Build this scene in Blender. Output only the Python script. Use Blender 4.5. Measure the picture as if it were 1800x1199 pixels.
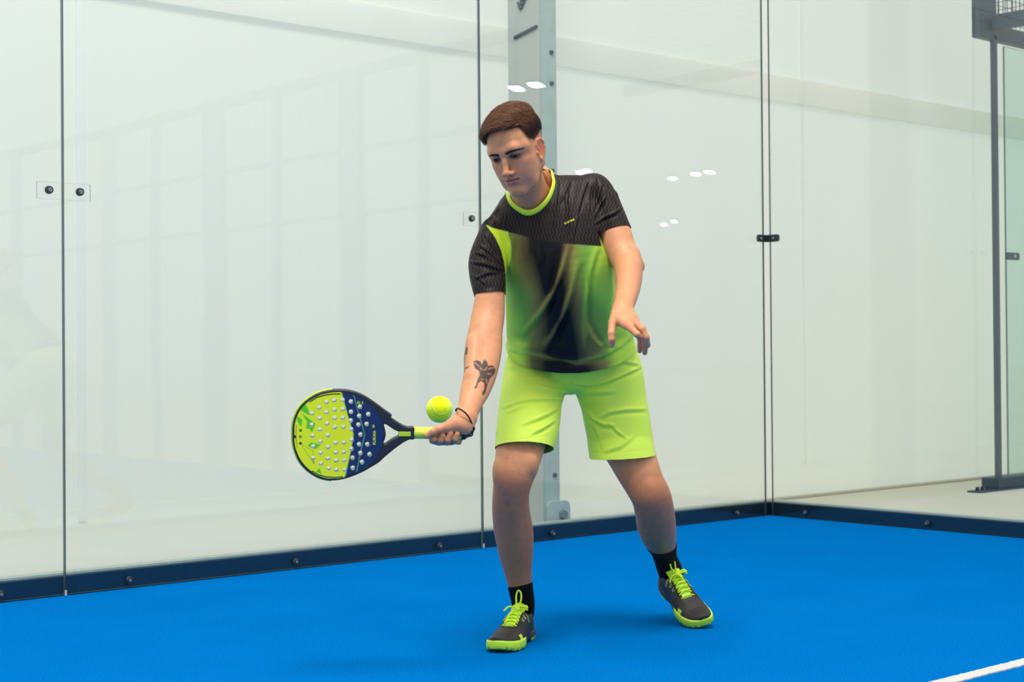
import bpy, bmesh, math, random
import numpy as np
from mathutils import Vector, Matrix
for _o in list(bpy.data.objects): bpy.data.objects.remove(_o)
SC = bpy.context.scene
COL = SC.collection
# ------------------------------------------------------------ camera
F, YAW, PITCH, ROLL = 2754.66, 0.721363, 0.00965151, -0.00799711
CAM = np.array([-6.55520, -5.38535, 0.861426])
def _basis():
    w = np.array([math.sin(YAW)*math.cos(PITCH), math.cos(YAW)*math.cos(PITCH), math.sin(PITCH)])
    r = np.array([math.cos(YAW), -math.sin(YAW), 0.0]); u = np.cross(r, w)
    c, s = math.cos(ROLL), math.sin(ROLL)
    return c*r+s*u, -s*r+c*u, w
RV, UV_, FV = _basis()
cd = bpy.data.cameras.new('camera'); cam = bpy.data.objects.new('camera', cd); COL.objects.link(cam)
cd.sensor_width = 36.0; cd.lens = F/1800*36.0; cd.clip_start = 0.05; cd.clip_end = 400
cam.matrix_world = Matrix(((RV[0], UV_[0], -FV[0], CAM[0]), (RV[1], UV_[1], -FV[1], CAM[1]), (RV[2], UV_[2], -FV[2], CAM[2]), (0, 0, 0, 1)))
cd.dof.use_dof = True; cd.dof.focus_distance = 4.45; cd.dof.aperture_fstop = 8.0
SC.camera = cam
# ------------------------------------------------------------ world: luminous membrane roof seen as a bright overcast dome
W = bpy.data.worlds.new('hall_sky'); SC.world = W; W.use_nodes = True
nt = W.node_tree; nt.nodes.clear()
wo = nt.nodes.new('ShaderNodeOutputWorld'); bg = nt.nodes.new('ShaderNodeBackground')
tc = nt.nodes.new('ShaderNodeTexCoord'); sx = nt.nodes.new('ShaderNodeSeparateXYZ'); cr = nt.nodes.new('ShaderNodeValToRGB')
nt.links.new(tc.outputs['Generated'], sx.inputs[0]); nt.links.new(sx.outputs['Z'], cr.inputs[0])
cr.color_ramp.elements[0].position = 0.0; cr.color_ramp.elements[0].color = (0.66, 0.70, 0.69, 1)
cr.color_ramp.elements[1].position = 0.9; cr.color_ramp.elements[1].color = (1.0, 1.0, 0.98, 1)
e = cr.color_ramp.elements.new(0.25); e.color = (0.80, 0.83, 0.82, 1)
nt.links.new(cr.outputs[0], bg.inputs[0]); bg.inputs[1].default_value = 0.93
nt.links.new(bg.outputs[0], wo.inputs[0])
def area_light(name, loc, target, sx_, sy_, power, col):
    l = bpy.data.lights.new(name, 'AREA'); l.shape = 'RECTANGLE'; l.size = sx_; l.size_y = sy_; l.energy = power; l.color = col
    o = bpy.data.objects.new(name, l); COL.objects.link(o); o.location = loc
    o.rotation_euler = (Vector(target)-Vector(loc)).to_track_quat('-Z', 'Y').to_euler()
    return o
area_light('court_floodlight_bank', (-5.0, -3.2, 6.2), (-3.4, -1.9, 0.9), 2.2, 1.9, 300, (1.0, 0.95, 0.88))
area_light('court_floodlight_bank', (-2.0, -7.5, 6.5), (-3.2, -1.5, 0.8), 3.0, 2.0, 60, (1.0, 0.97, 0.93))
area_light('daylight_behind_tarp', (-0.5, 2.9, 3.2), (-0.5, 0.6, 2.2), 16.0, 5.0, 94, (1.0, 1.0, 0.98))
SC.view_settings.view_transform = 'Standard'; SC.view_settings.look = 'None'
SC.view_settings.exposure = 0.0; SC.view_settings.gamma = 1.0; SC.view_settings.use_curve_mapping = False
random.seed(5); np.random.seed(5)

# ------------------------------------------------------------ helpers
def s2l(c):
    return tuple(((x/255.0)/12.92 if x/255.0 <= 0.04045 else ((x/255.0+0.055)/1.055)**2.4) for x in c)
def mat(name, col, rough=0.6, metal=0.0, noise=None, bump=None, spec=0.5, sheen=0.0, sss=0.0, trans=0.0):
    """col: linear rgb. noise=(scale, amount) value variation; bump=(scale, strength, distance)"""
    m = bpy.data.materials.new(name); m.use_nodes = True
    n = m.node_tree.nodes; L = m.node_tree.links; b = n['Principled BSDF']
    b.inputs['Base Color'].default_value = (*col, 1); b.inputs['Roughness'].default_value = rough
    b.inputs['Metallic'].default_value = metal; b.inputs['Specular IOR Level'].default_value = spec
    if sheen: b.inputs['Sheen Weight'].default_value = sheen
    if sss:
        b.inputs['Subsurface Weight'].default_value = sss; b.inputs['Subsurface Radius'].default_value = (0.012, 0.004, 0.002); b.inputs['Subsurface Scale'].default_value = 1.0
    t = n.new('ShaderNodeTexCoord')
    if noise:
        x = n.new('ShaderNodeTexNoise'); x.inputs['Scale'].default_value = noise[0]; x.inputs['Detail'].default_value = 4
        L.new(t.outputs['Object'], x.inputs['Vector'])
        r = n.new('ShaderNodeMapRange'); r.inputs[1].default_value = 0.3; r.inputs[2].default_value = 0.7
        r.inputs[3].default_value = 1-noise[1]; r.inputs[4].default_value = 1+noise[1]; L.new(x.outputs[0], r.inputs[0])
        v = n.new('ShaderNodeVectorMath'); v.operation = 'SCALE'; v.inputs[0].default_value = col
        L.new(r.outputs[0], v.inputs['Scale']); L.new(v.outputs[0], b.inputs['Base Color'])
    if bump:
        x = n.new('ShaderNodeTexNoise'); x.inputs['Scale'].default_value = bump[0]; x.inputs['Detail'].default_value = 3
        L.new(t.outputs['Object'], x.inputs['Vector'])
        bb = n.new('ShaderNodeBump'); bb.inputs['Strength'].default_value = bump[1]; bb.inputs['Distance'].default_value = bump[2]
        L.new(x.outputs[0], bb.inputs['Height']); L.new(bb.outputs[0], b.inputs['Normal'])
    return m
def tag(o, label=None, cat=None, group=None, kind=None):
    if label: o['label'] = label
    if cat: o['category'] = cat
    if group: o['group'] = group
    if kind: o['kind'] = kind
    return o
def link(name, me, parent=None, m=None, smooth=False):
    o = bpy.data.objects.new(name, me); COL.objects.link(o)
    if m is not None:
        for mm in (m if isinstance(m, (list, tuple)) else [m]): me.materials.append(mm)
    if parent is not None: o.parent = parent
    if smooth: me.polygons.foreach_set('use_smooth', [True]*len(me.polygons))
    return o
def empty(name, loc=(0, 0, 0)):
    o = bpy.data.objects.new(name, None); COL.objects.link(o); o.location = loc; o.empty_display_size = 0.1
    return o
def put(name, bm, m, parent=None, smooth=False):
    me = bpy.data.meshes.new(name); bm.normal_update(); bm.to_mesh(me); bm.free()
    o = link(name, me, parent, m, smooth)
    if parent is not None: o.matrix_parent_inverse = Matrix.Translation(-Vector(parent.location))
    return o
def box(bm, lo, hi, bev=0.0, mi=0):
    vs = [bm.verts.new((x, y, z)) for x in (lo[0], hi[0]) for y in (lo[1], hi[1]) for z in (lo[2], hi[2])]
    fs = [bm.faces.new([vs[i] for i in q]) for q in ((0, 1, 3, 2), (4, 6, 7, 5), (0, 4, 5, 1), (2, 3, 7, 6), (0, 2, 6, 4), (1, 5, 7, 3))]
    for f in fs: f.material_index = mi
    if bev:
        es = list({e for f in fs for e in f.edges})
        bmesh.ops.bevel(bm, geom=es, offset=bev, segments=2, affect='EDGES', profile=0.6)
    return fs
def cyl(bm, c, axis, r1, r2, h, n=20, mi=0):
    """frustum from c along axis"""
    q = Vector(axis).normalized().to_track_quat('Z', 'Y').to_matrix().to_4x4()
    M = Matrix.Translation(Vector(c)+Vector(axis).normalized()*h/2) @ q
    g = bmesh.ops.create_cone(bm, cap_ends=True, segments=n, radius1=r1, radius2=r2, depth=h, matrix=M)
    for v in g['verts']:
        for f in v.link_faces: f.material_index = mi
def prism(bm, pts, lo, hi, axis='y', mi=0):
    """polygon pts (a,b) extruded along axis between lo and hi"""
    def P(a, b, t): return (a, t, b) if axis == 'y' else ((t, a, b) if axis == 'x' else (a, b, t))
    A = [bm.verts.new(P(a, b, lo)) for a, b in pts]; B = [bm.verts.new(P(a, b, hi)) for a, b in pts]
    n = len(pts); fs = [bm.faces.new(A), bm.faces.new(B[::-1])]
    for i in range(n): fs.append(bm.faces.new([A[i], B[i], B[(i+1) % n], A[(i+1) % n]]))
    for f in fs: f.material_index = mi
    bmesh.ops.recalc_face_normals(bm, faces=fs)

# ------------------------------------------------------------ materials of the place
def glass_mat():
    m = bpy.data.materials.new('clear_glass'); m.use_nodes = True; n = m.node_tree.nodes; L = m.node_tree.links; n.clear()
    out = n.new('ShaderNodeOutputMaterial'); mx = n.new('ShaderNodeMixShader'); tr = n.new('ShaderNodeBsdfTransparent'); gl = n.new('ShaderNodeBsdfGlossy')
    tr.inputs[0].default_value = (0.975, 0.99, 0.982, 1); gl.inputs['Roughness'].default_value = 0.004; gl.inputs[0].default_value = (1, 1, 1, 1)
    g = n.new('ShaderNodeNewGeometry'); d = n.new('ShaderNodeVectorMath'); d.operation = 'DOT_PRODUCT'
    L.new(g.outputs['Normal'], d.inputs[0]); L.new(g.outputs['Incoming'], d.inputs[1])
    def mth(op, a, b=None):
        x = n.new('ShaderNodeMath'); x.operation = op
        for i, q in enumerate((a, b)):
            if q is None: continue
            if isinstance(q, (int, float)): x.inputs[i].default_value = q
            else: L.new(q, x.inputs[i])
        return x.outputs[0]
    c = mth('ABSOLUTE', d.outputs['Value']); p = mth('POWER', mth('SUBTRACT', 1.0, c), 5.0)
    f = mth('ADD', mth('MULTIPLY', p, 0.96), 0.04)
    L.new(f, mx.inputs[0]); L.new(tr.outputs[0], mx.inputs[1]); L.new(gl.outputs[0], mx.inputs[2]); L.new(mx.outputs[0], out.inputs[0])
    # slow waviness of tempered glass
    t = n.new('ShaderNodeTexCoord'); x = n.new('ShaderNodeTexNoise'); x.inputs['Scale'].default_value = 2.2; x.inputs['Detail'].default_value = 0
    L.new(t.outputs['Object'], x.inputs['Vector']); bb = n.new('ShaderNodeBump'); bb.inputs['Strength'].default_value = 0.12; bb.inputs['Distance'].default_value = 0.004
    L.new(x.outputs[0], bb.inputs['Height']); L.new(bb.outputs[0], gl.inputs['Normal'])
    return m
M_glass = glass_mat()
M_edge = mat('polished_glass_edge', s2l((92, 114, 108)), 0.25)
M_edge2 = mat('corner_glass_edge', s2l((58, 72, 70)), 0.25)
M_rail = mat('navy_steel', s2l((2, 27, 42)), 0.5, noise=(40, 0.12), spec=0.3)
M_slate = mat('slate_steel', s2l((50, 68, 82)), 0.5)
M_fence = mat('pale_grey_steel', s2l((140, 152, 160)), 0.5)
M_galv = mat('galvanised_steel', s2l((172, 188, 180)), 0.5, 0.0, noise=(14, 0.06))
M_galv2 = mat('pale_painted_steel', s2l((176, 182, 176)), 0.6)
M_black = mat('black_rubber', s2l((38, 42, 46)), 0.45)
M_bolt = mat('zinc_bolt', s2l((150, 152, 150)), 0.3, 0.6)
M_tarp = mat('white_pvc_tarp', s2l((238, 241, 234)), 0.6, noise=(1.3, 0.012))
def translucent(m, amount, col):
    n = m.node_tree.nodes; L = m.node_tree.links; out = n['Material Output']; mx = n.new('ShaderNodeMixShader'); t = n.new('ShaderNodeBsdfTranslucent')
    t.inputs[0].default_value = (*col, 1); mx.inputs[0].default_value = amount
    L.new(n['Principled BSDF'].outputs[0], mx.inputs[1]); L.new(t.outputs[0], mx.inputs[2]); L.new(mx.outputs[0], out.inputs[0])
translucent(M_tarp, 0.5, s2l((240, 243, 236)))
M_band = mat('cream_tarp_band', s2l((250, 250, 245)), 0.6, noise=(3, 0.02)); translucent(M_band, 0.5, s2l((255, 255, 251)))
M_seam = mat('welded_tarp_seam', s2l((252, 253, 250)), 0.6); translucent(M_seam, 0.5, s2l((254, 254, 252)))
def clear_plate_mat():
    m = bpy.data.materials.new('clear_plastic_plate'); m.use_nodes = True; n = m.node_tree.nodes; L = m.node_tree.links; n.clear()
    out = n.new('ShaderNodeOutputMaterial'); mx = n.new('ShaderNodeMixShader'); tr = n.new('ShaderNodeBsdfTransparent'); gl = n.new('ShaderNodeBsdfGlossy')
    tr.inputs[0].default_value = (0.992, 0.995, 0.992, 1); gl.inputs['Roughness'].default_value = 0.1; mx.inputs[0].default_value = 0.012
    L.new(tr.outputs[0], mx.inputs[1]); L.new(gl.outputs[0], mx.inputs[2]); L.new(mx.outputs[0], out.inputs[0]); return m
M_plate = clear_plate_mat()
M_plateedge = mat('plastic_plate_edge', s2l((168, 182, 180)), 0.4)
def turf_mat():
    m = bpy.data.materials.new('blue_artificial_turf'); m.use_nodes = True; n = m.node_tree.nodes; L = m.node_tree.links; b = n['Principled BSDF']
    b.inputs['Roughness'].default_value = 0.95; b.inputs['Specular IOR Level'].default_value = 0.0
    t = n.new('ShaderNodeTexCoord')
    a = n.new('ShaderNodeTexNoise'); a.inputs['Scale'].default_value = 300; a.inputs['Detail'].default_value = 3; L.new(t.outputs['Object'], a.inputs['Vector'])
    c = n.new('ShaderNodeTexNoise'); c.inputs['Scale'].default_value = 3.2; c.inputs['Detail'].default_value = 4; L.new(t.outputs['Object'], c.inputs['Vector'])
    r = n.new('ShaderNodeValToRGB'); L.new(a.outputs[0], r.inputs[0])
    r.color_ramp.elements[0].position = 0.3; r.color_ramp.elements[0].color = (0.0003, 0.078, 0.30, 1)
    r.color_ramp.elements[1].position = 0.72; r.color_ramp.elements[1].color = (0.001, 0.240, 0.72, 1)
    mr = n.new('ShaderNodeMapRange'); mr.inputs[1].default_value = 0.3; mr.inputs[2].default_value = 0.7; mr.inputs[3].default_value = 0.97; mr.inputs[4].default_value = 1.03
    L.new(c.outputs[0], mr.inputs[0]); v = n.new('ShaderNodeVectorMath'); v.operation = 'SCALE'; L.new(r.outputs[0], v.inputs[0]); L.new(mr.outputs[0], v.inputs['Scale'])
    L.new(v.outputs[0], b.inputs['Base Color'])
    bb = n.new('ShaderNodeBump'); bb.inputs['Strength'].default_value = 0.6; bb.inputs['Distance'].default_value = 0.004; L.new(a.outputs[0], bb.inputs['Height']); L.new(bb.outputs[0], b.inputs['Normal'])
    return m
M_turf = turf_mat()
M_conc = mat('pale_concrete', s2l((205, 203, 186)), 0.8, noise=(1.5, 0.05), bump=(60, 0.1, 0.002))
M_line = mat('white_turf_line', s2l((205, 205, 203)), 0.95, noise=(300, 0.08), spec=0.1)

# ------------------------------------------------------------ floors
bm = bmesh.new(); box(bm, (-16, -24, -0.03), (0.0142, 0.0122, 0.0)); tag(put('floor', bm, M_turf), kind='structure')
bm = bmesh.new(); box(bm, (-60, -70, -0.12), (80, 3.0, -0.031)); tag(put('floor', bm, M_conc), kind='structure')
bm = bmesh.new()
box(bm, (-16, 0.0123, -0.0305), (14, 0.9, 0.0)); box(bm, (0.0143, -24, -0.0305), (14, 0.0122, 0.0))
tag(put('floor', bm, M_conc), kind='structure')
# painted line with a fibrous edge
bm = bmesh.new(); A = []; B = []
x = -9.0
while x < -0.05:
    A.append((x, -3.024+random.gauss(0, 0.0013))); B.append((x, -3.072+random.gauss(0, 0.0013))); x += 0.006
va = [bm.verts.new((a, b, 0.0035)) for a, b in A]; vb = [bm.verts.new((a, b, 0.0035)) for a, b in B]
va2 = [bm.verts.new((a, b, 0.0)) for a, b in A]; vb2 = [bm.verts.new((a, b, 0.0)) for a, b in B]
for i in range(len(A)-1):
    bm.faces.new((vb[i], vb[i+1], va[i+1], va[i])); bm.faces.new((va[i], va[i+1], va2[i+1], va2[i])); bm.faces.new((vb2[i], vb2[i+1], vb[i+1], vb[i]))
tag(put('court_line', bm, M_line), 'straight white line on the blue turf at the lower right', 'line')

# ------------------------------------------------------------ glass panels
def pane(lo, hi, label, group, edge=M_edge):
    bm = bmesh.new(); fs = box(bm, lo, hi)
    thin = 0 if hi[0]-lo[0] < 0.05 else 1
    for f in fs:
        n_ = f.normal if f.normal.length else (f.calc_center_median())
        f.normal_update()
        if abs(f.normal[thin]) < 0.5: f.material_index = 1
    return tag(put('glass_wall', bm, [M_glass, edge]), label, 'glass wall', group)
G = 0.012
BG = 'glass panels of the back wall'
pane((-6.0+0.003, 0.0, 0.004), (-4.0-0.0025, G, 3.0), 'clear glass panel at the far left edge, cut off by the photo frame', BG)
pane((-4.0+0.0025, 0.0, 0.004), (-2.0-0.0025, G, 3.0), 'clear glass panel of the back wall behind the padel racket', BG)
pane((-2.0+0.0025, 0.0, 0.004), (-0.022, G, 3.0), 'clear glass panel of the back wall behind the player, reaching the corner', BG, M_edge2)
pane((0.002, -2.0, 0.004), (0.002+G, -0.018, 3.0), 'clear glass panel of the side wall right of the court corner', 'glass panels of the side wall', M_edge2)
# rails under the glass
def rail(lo, hi, bolts, axis, label):
    t = empty('base_rail', ((lo[0]+hi[0])/2, (lo[1]+hi[1])/2, 0)); tag(t, label, 'rail', 'navy base rails under the glass walls')
    bm = bmesh.new(); box(bm, lo, hi, 0.0015); put('rail_bar', bm, M_rail, t)
    # pale strip standing on the bar's rear edge
    bm = bmesh.new()
    if axis == 'y': box(bm, (lo[0], hi[1]-0.012, hi[2]+0.0005), (hi[0], hi[1]+0.03, hi[2]+0.009))
    else: box(bm, (hi[0]-0.012, lo[1], hi[2]+0.0005), (hi[0]+0.03, hi[1], hi[2]+0.009))
    put('ledge_strip', bm, M_galv, t)
    for c in bolts:
        n_ = (0, -1, 0) if axis == 'y' else (-1, 0, 0)
        s = (c, -0.0002, 0.031) if axis == 'y' else (0.0018, c, 0.031)
        bm = bmesh.new(); cyl(bm, s, n_, 0.015, 0.011, 0.008, 24)
        b = put('bolt', bm, M_black, t)
        bm = bmesh.new(); s2 = (s[0]+n_[0]*0.0075, s[1]+n_[1]*0.0075, s[2]); cyl(bm, s2, n_, 0.006, 0.005, 0.003, 16); cp = put('bolt_cap', bm, M_bolt, t)
        cp.parent = b; cp.matrix_parent_inverse = b.matrix_parent_inverse.copy(); cp.matrix_parent_inverse = Matrix.Identity(4)
for_rail = [(-4.245), -3.745, -3.001, -2.251, -1.574, -0.26]
rail((-9.0, 0.0125, 0.0), (0.057, 0.055, 0.069), for_rail, 'y', 'dark navy steel base rail along the foot of the back glass wall')
rail((0.0145, -2.9, 0.0), (0.057, 0.0122, 0.069), [-0.238, -0.979, -1.7], 'x', 'dark navy steel base rail running right from the court corner')
# joint foot clips
for x in (-4.0, -2.0):
    bm = bmesh.new(); box(bm, (x-0.004, -0.005, 0.0), (x+0.004, 0.0, 0.02), 0.001)
    tag(put('joint_clip', bm, M_galv), 'small grey clip at the foot of the joint %s' % ('at the far left' if x < -3 else 'beside the leg'), 'clip', 'clips at the feet of the glass joints')
# stud plates across the joints
def stud_plate(xc, x0, x1, studs, label):
    t = empty('stud_plate', (xc, -0.004, 1.478)); tag(t, label, 'clamp plate', 'clear clamp plates on the glass joints')
    bm = bmesh.new(); fs = box(bm, (x0, -0.006, 1.446), (x1, 0.0, 1.508))
    for f in fs:
        f.normal_update()
        if abs(f.normal[1]) < 0.5: f.material_index = 1
    put('plate', bm, [M_plate, M_plateedge], t)
    for s in studs:
        bm = bmesh.new(); cyl(bm, (s, -0.0065, 1.4785), (0, -1, 0), 0.0155, 0.0135, 0.012, 28); b = put('stud', bm, M_black, t)
        bm = bmesh.new(); cyl(bm, (s, -0.0185, 1.4785), (0, -1, 0), 0.0085, 0.0075, 0.0035, 20, 0); cyl(bm, (s, -0.0222, 1.4785), (0, -1, 0), 0.0022, 0.0022, 0.001, 10, 1)
        cp = put('stud_cap', bm, [M_bolt, M_black], t); cp.parent = b; cp.matrix_parent_inverse = Matrix.Identity(4)
stud_plate(-4.0, -4.104, -3.896, (-4.06, -3.94), 'clear plate with two black studs across the left glass joint')
stud_plate(-2.0, -2.104, -1.896, (-2.062, -1.94), 'clear plate with a black stud beside the player\'s dark sleeve')
# corner clamp
t = empty('corner_clamp', (-0.02, -0.01, 1.477)); tag(t, 'black angled clamp with two bolts holding the glass at the court corner', 'clamp')
bm = bmesh.new()
def rounded(x0, x1, z0, z1, r=0.012, n=5):
    pts = []
    for cx, cz, a0 in ((x1-r, z1-r, 0), (x0+r, z1-r, 90), (x0+r, z0+r, 180), (x1-r, z0+r, 270)):
        for i in range(n+1):
            a = math.radians(a0+90*i/n); pts.append((cx+r*math.cos(a), cz+r*math.sin(a)))
    return pts
prism(bm, rounded(-0.083, 0.0, 1.459, 1.497), -0.010, 0.0, 'y')
prism(bm, rounded(-0.086, 0.0, 1.459, 1.497), -0.009, 0.002, 'x')
put('bracket', bm, M_black, t)
bm = bmesh.new(); cyl(bm, (-0.056, -0.0101, 1.477), (0, -1, 0), 0.008, 0.006, 0.004, 18); put('bolt', bm, M_bolt, t)
bm = bmesh.new(); cyl(bm, (-0.0091, -0.05, 1.477), (-1, 0, 0), 0.008, 0.006, 0.004, 18); put('bolt', bm, M_bolt, t)

# ------------------------------------------------------------ tarp wall behind the glass
def tarp():
    nx, nz = 420, 130; x0, x1, z1 = -9.0, 12.0, 6.0
    X = np.linspace(x0, x1, nx); Z = np.concatenate([np.linspace(0, 0.5, 60), np.linspace(0.5, z1, nz-60+1)[1:]])
    XX, ZZ = np.meshgrid(X, Z)
    rs = np.random.RandomState(3)
    d = np.zeros_like(XX)
    for k in range(60):     # slanting wrinkles of the loose skirt
        cx, cz, a, l, w, h = rs.uniform(x0, x1), rs.uniform(0.02, 0.18), rs.uniform(-0.6, 0.6), rs.uniform(0.1, 0.35), rs.uniform(0.012, 0.03), rs.uniform(-0.006, 0.008)
        u = (XX-cx)*math.cos(a)+(ZZ-cz)*math.sin(a); v = -(XX-cx)*math.sin(a)+(ZZ-cz)*math.cos(a)
        d += h*np.exp(-(u/l)**2-(v/w)**2)
    d += 0.010*np.exp(-((ZZ-0.19)/0.018)**2)
    d += 0.012*np.clip(0.19-ZZ, 0, 1)/0.19
    d += 0.003*np.sin(XX*1.3+ZZ*0.7)
    Y = 0.57-d
    me = bpy.data.meshes.new('wall_back')
    V = np.stack([XX, Y, ZZ], -1).reshape(-1, 3)
    n = len(Z); i, j = np.meshgrid(np.arange(nx-1), np.arange(n-1)); a = (j*nx+i).ravel()
    Fc = np.stack([a, a+1, a+nx+1, a+nx], 1)
    me.from_pydata(V.tolist(), [], Fc.tolist()); o = link('wall_back', me, None, M_tarp, True); tag(o, kind='structure')
    return o
tarp()
bm = bmesh.new(); box(bm, (-9, 0.545, 2.365), (12, 0.564, 2.52), 0.004); tag(put('trim_1', bm, M_band), kind='structure')  # thin cream band along the length of the tarp
for k, (a, b) in enumerate([(-3.677, -3.640), (1.005, 1.03)]):
    bm = bmesh.new(); box(bm, (a, 0.555, 0.2), (b, 0.565, 6.0), 0.002); tag(put('trim_%d' % (k+2), bm, M_seam), kind='structure')
bm = bmesh.new(); box(bm, (-9, 0.50, 0.0), (12, 0.565, 0.012), 0.003); tag(put('trim_5', bm, mat('worn_sill', s2l((170, 165, 145)), 0.8)), kind='structure')

# ------------------------------------------------------------ tent post between glass and tarp
t = empty('tent_post', (-1.48, 0.2, 0)); tag(t, 'tall grey metal tent post behind the glass, directly behind the player', 'post')
bm = bmesh.new(); box(bm, (-1.517, 0.13, 0.0), (-1.505, 0.355, 6.0), 0.001); box(bm, (-1.504, 0.302, 0.0), (-1.40, 0.354, 6.0), 0.001); put('channel', bm, M_galv2, t)
bm = bmesh.new(); box(bm, (-1.504, 0.13, 0.0), (-1.405, 0.299, 6.0), 0.003); put('box_section', bm, M_galv, t)
bm = bmesh.new(); prism(bm, rounded(-1.50, -1.355, 0.02, 0.165, 0.03), 0.112, 0.129, 'y'); br = put('foot_bracket', bm, M_galv, t)
bm = bmesh.new(); cyl(bm, (-1.405, 0.112, 0.10), (0, -1, 0), 0.026, 0.022, 0.016, 6); cp = put('bolt', bm, M_bolt, t)
for z in (0.29, 1.75, 2.17, 2.32, 2.9):
    bm = bmesh.new(); cyl(bm, (-1.44, 0.13, z), (0, -1, 0), 0.011, 0.009, 0.010, 12); put('bolt', bm, M_slate, t)
bm = bmesh.new(); prism(bm, [(0.14, 2.43), (0.30, 2.40), (0.30, 2.412), (0.14, 2.442)], -1.53, -1.517, 'x'); put('tie_clip', bm, M_slate, t)
bm = bmesh.new()
for k in range(5): cyl(bm, (-1.522, 0.2+0.012*k, 2.62-0.02*k), (-0.3, 0.3*(k-2), 1), 0.012, 0.006, 0.07-0.008*k, 8)
put('rope_knot', bm, M_slate, t)

# ------------------------------------------------------------ fence of the side wall nearer the camera (seen as a reflection in the glass)
t = empty('side_fence', (0.05, -6, 0)); tag(t, 'grey steel mesh fence of the court side, mirrored faintly in the glass', 'fence')
for y0, y1 in ((-3.99, -3.74), (-5.93, -5.64), (-7.7, -7.52), (-9.7, -9.55), (-11.7, -11.55), (-3.06, -2.99), (-4.9, -4.82), (-6.8, -6.72)):
    bm = bmesh.new(); box(bm, (0.03, y0, 0.0), (0.09, y1, 2.95), 0.003); put('fence_post', bm, M_fence, t)
for z0, z1 in ((2.88, 2.96), (2.34, 2.38), (1.88, 1.91)):
    bm = bmesh.new(); box(bm, (0.04, -14, z0), (0.075, -2.05, z1), 0.003); put('fence_rail', bm, M_fence, t)
bm = bmesh.new(); y = -13.9
while y < -4.1:
    box(bm, (0.055, y, 0.07), (0.058, y+0.003, 2.9)); y += 0.12
put('mesh_wires', bm, M_fence, t)

# ------------------------------------------------------------ neighbouring court corner
t = empty('cage_corner', (2.24, 0.0, 0)); tag(t, 'slate steel corner frame of the neighbouring court at the right edge', 'court cage')
bm = bmesh.new(); box(bm, (2.228, -0.01, 0.075), (2.268, 0.018, 2.86), 0.003); put('post', bm, M_slate, t)
bm = bmesh.new(); box(bm, (2.145, -0.06, 0.012), (3.6, 0.06, 0.078), 0.003); put('base_beam', bm, M_slate, t)
bm = bmesh.new(); box(bm, (1.92, -0.075, 0.0), (2.5, 0.02, 0.011), 0.002); fp = put('foot_plate', bm, M_slate, t)
for x in (1.955, 2.01, 2.065):
    bm = bmesh.new(); cyl(bm, (x, -0.03, 0.0), (0, 0, 1), 0.013, 0.011, 0.034, 10); b = put('anchor_bolt', bm, M_black, t); b.parent = fp; b.matrix_parent_inverse = Matrix.Identity(4)
bm = bmesh.new(); box(bm, (2.075, -0.01, 2.83), (4.2, 0.05, 2.925), 0.003); put('cage_rail', bm, M_slate, t)
bm = bmesh.new(); box(bm, (2.17, -3.2, 2.885), (2.26, -0.031, 2.97), 0.003); put('cage_rail', bm, M_slate, t)
bm = bmesh.new(); box(bm, (2.075, -0.005, 2.926), (2.27, 0.05, 4.2), 0.003); put('cage_post', bm, M_slate, t)
bm = bmesh.new()
for k in range(60): box(bm, (2.30+k*0.05, -0.004, 2.93), (2.304+k*0.05, 0.0, 4.2))
for k in range(26): box(bm, (2.26, -0.006, 2.95+k*0.05), (5.3, -0.002, 2.953+k*0.05))
put('mesh_panel', bm, M_slate, t)
bm = bmesh.new()
for k in range(60): box(bm, (2.20, -0.06-k*0.05, 2.97), (2.204, -0.056-k*0.05, 4.2))
for k in range(25): box(bm, (2.202, -3.1, 3.0+k*0.05), (2.206, -0.04, 3.003+k*0.05))
put('mesh_panel', bm, M_slate, t)
bm = bmesh.new(); fs = box(bm, (2.345, -0.012, 0.08), (4.3, 0.0, 2.80))
for f in fs:
    f.normal_update()
    if abs(f.normal[1]) < 0.5: f.material_index = 1
M_glass2 = glass_mat(); M_glass2.name = 'green_tinted_glass'
for n_ in M_glass2.node_tree.nodes:
    if n_.type == 'BSDF_TRANSPARENT': n_.inputs[0].default_value = (0.84, 0.93, 0.90, 1)
tag(put('glass_wall', bm, [M_glass2, M_edge]), 'greenish glass panel of the neighbouring court at the right edge', 'glass wall')
t = empty('glass_clip', (2.39, -0.02, 1.475)); tag(t, 'small dark clip on the neighbouring court\'s greenish glass', 'clip')
bm = bmesh.new(); prism(bm, rounded(2.325, 2.475, 1.447, 1.493, 0.014), -0.026, -0.0125, 'y'); put('bracket', bm, M_slate, t)
bm = bmesh.new(); cyl(bm, (2.42, -0.0262, 1.471), (0, -1, 0), 0.014, 0.012, 0.005, 16); put('bolt', bm, M_bolt, t)

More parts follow.
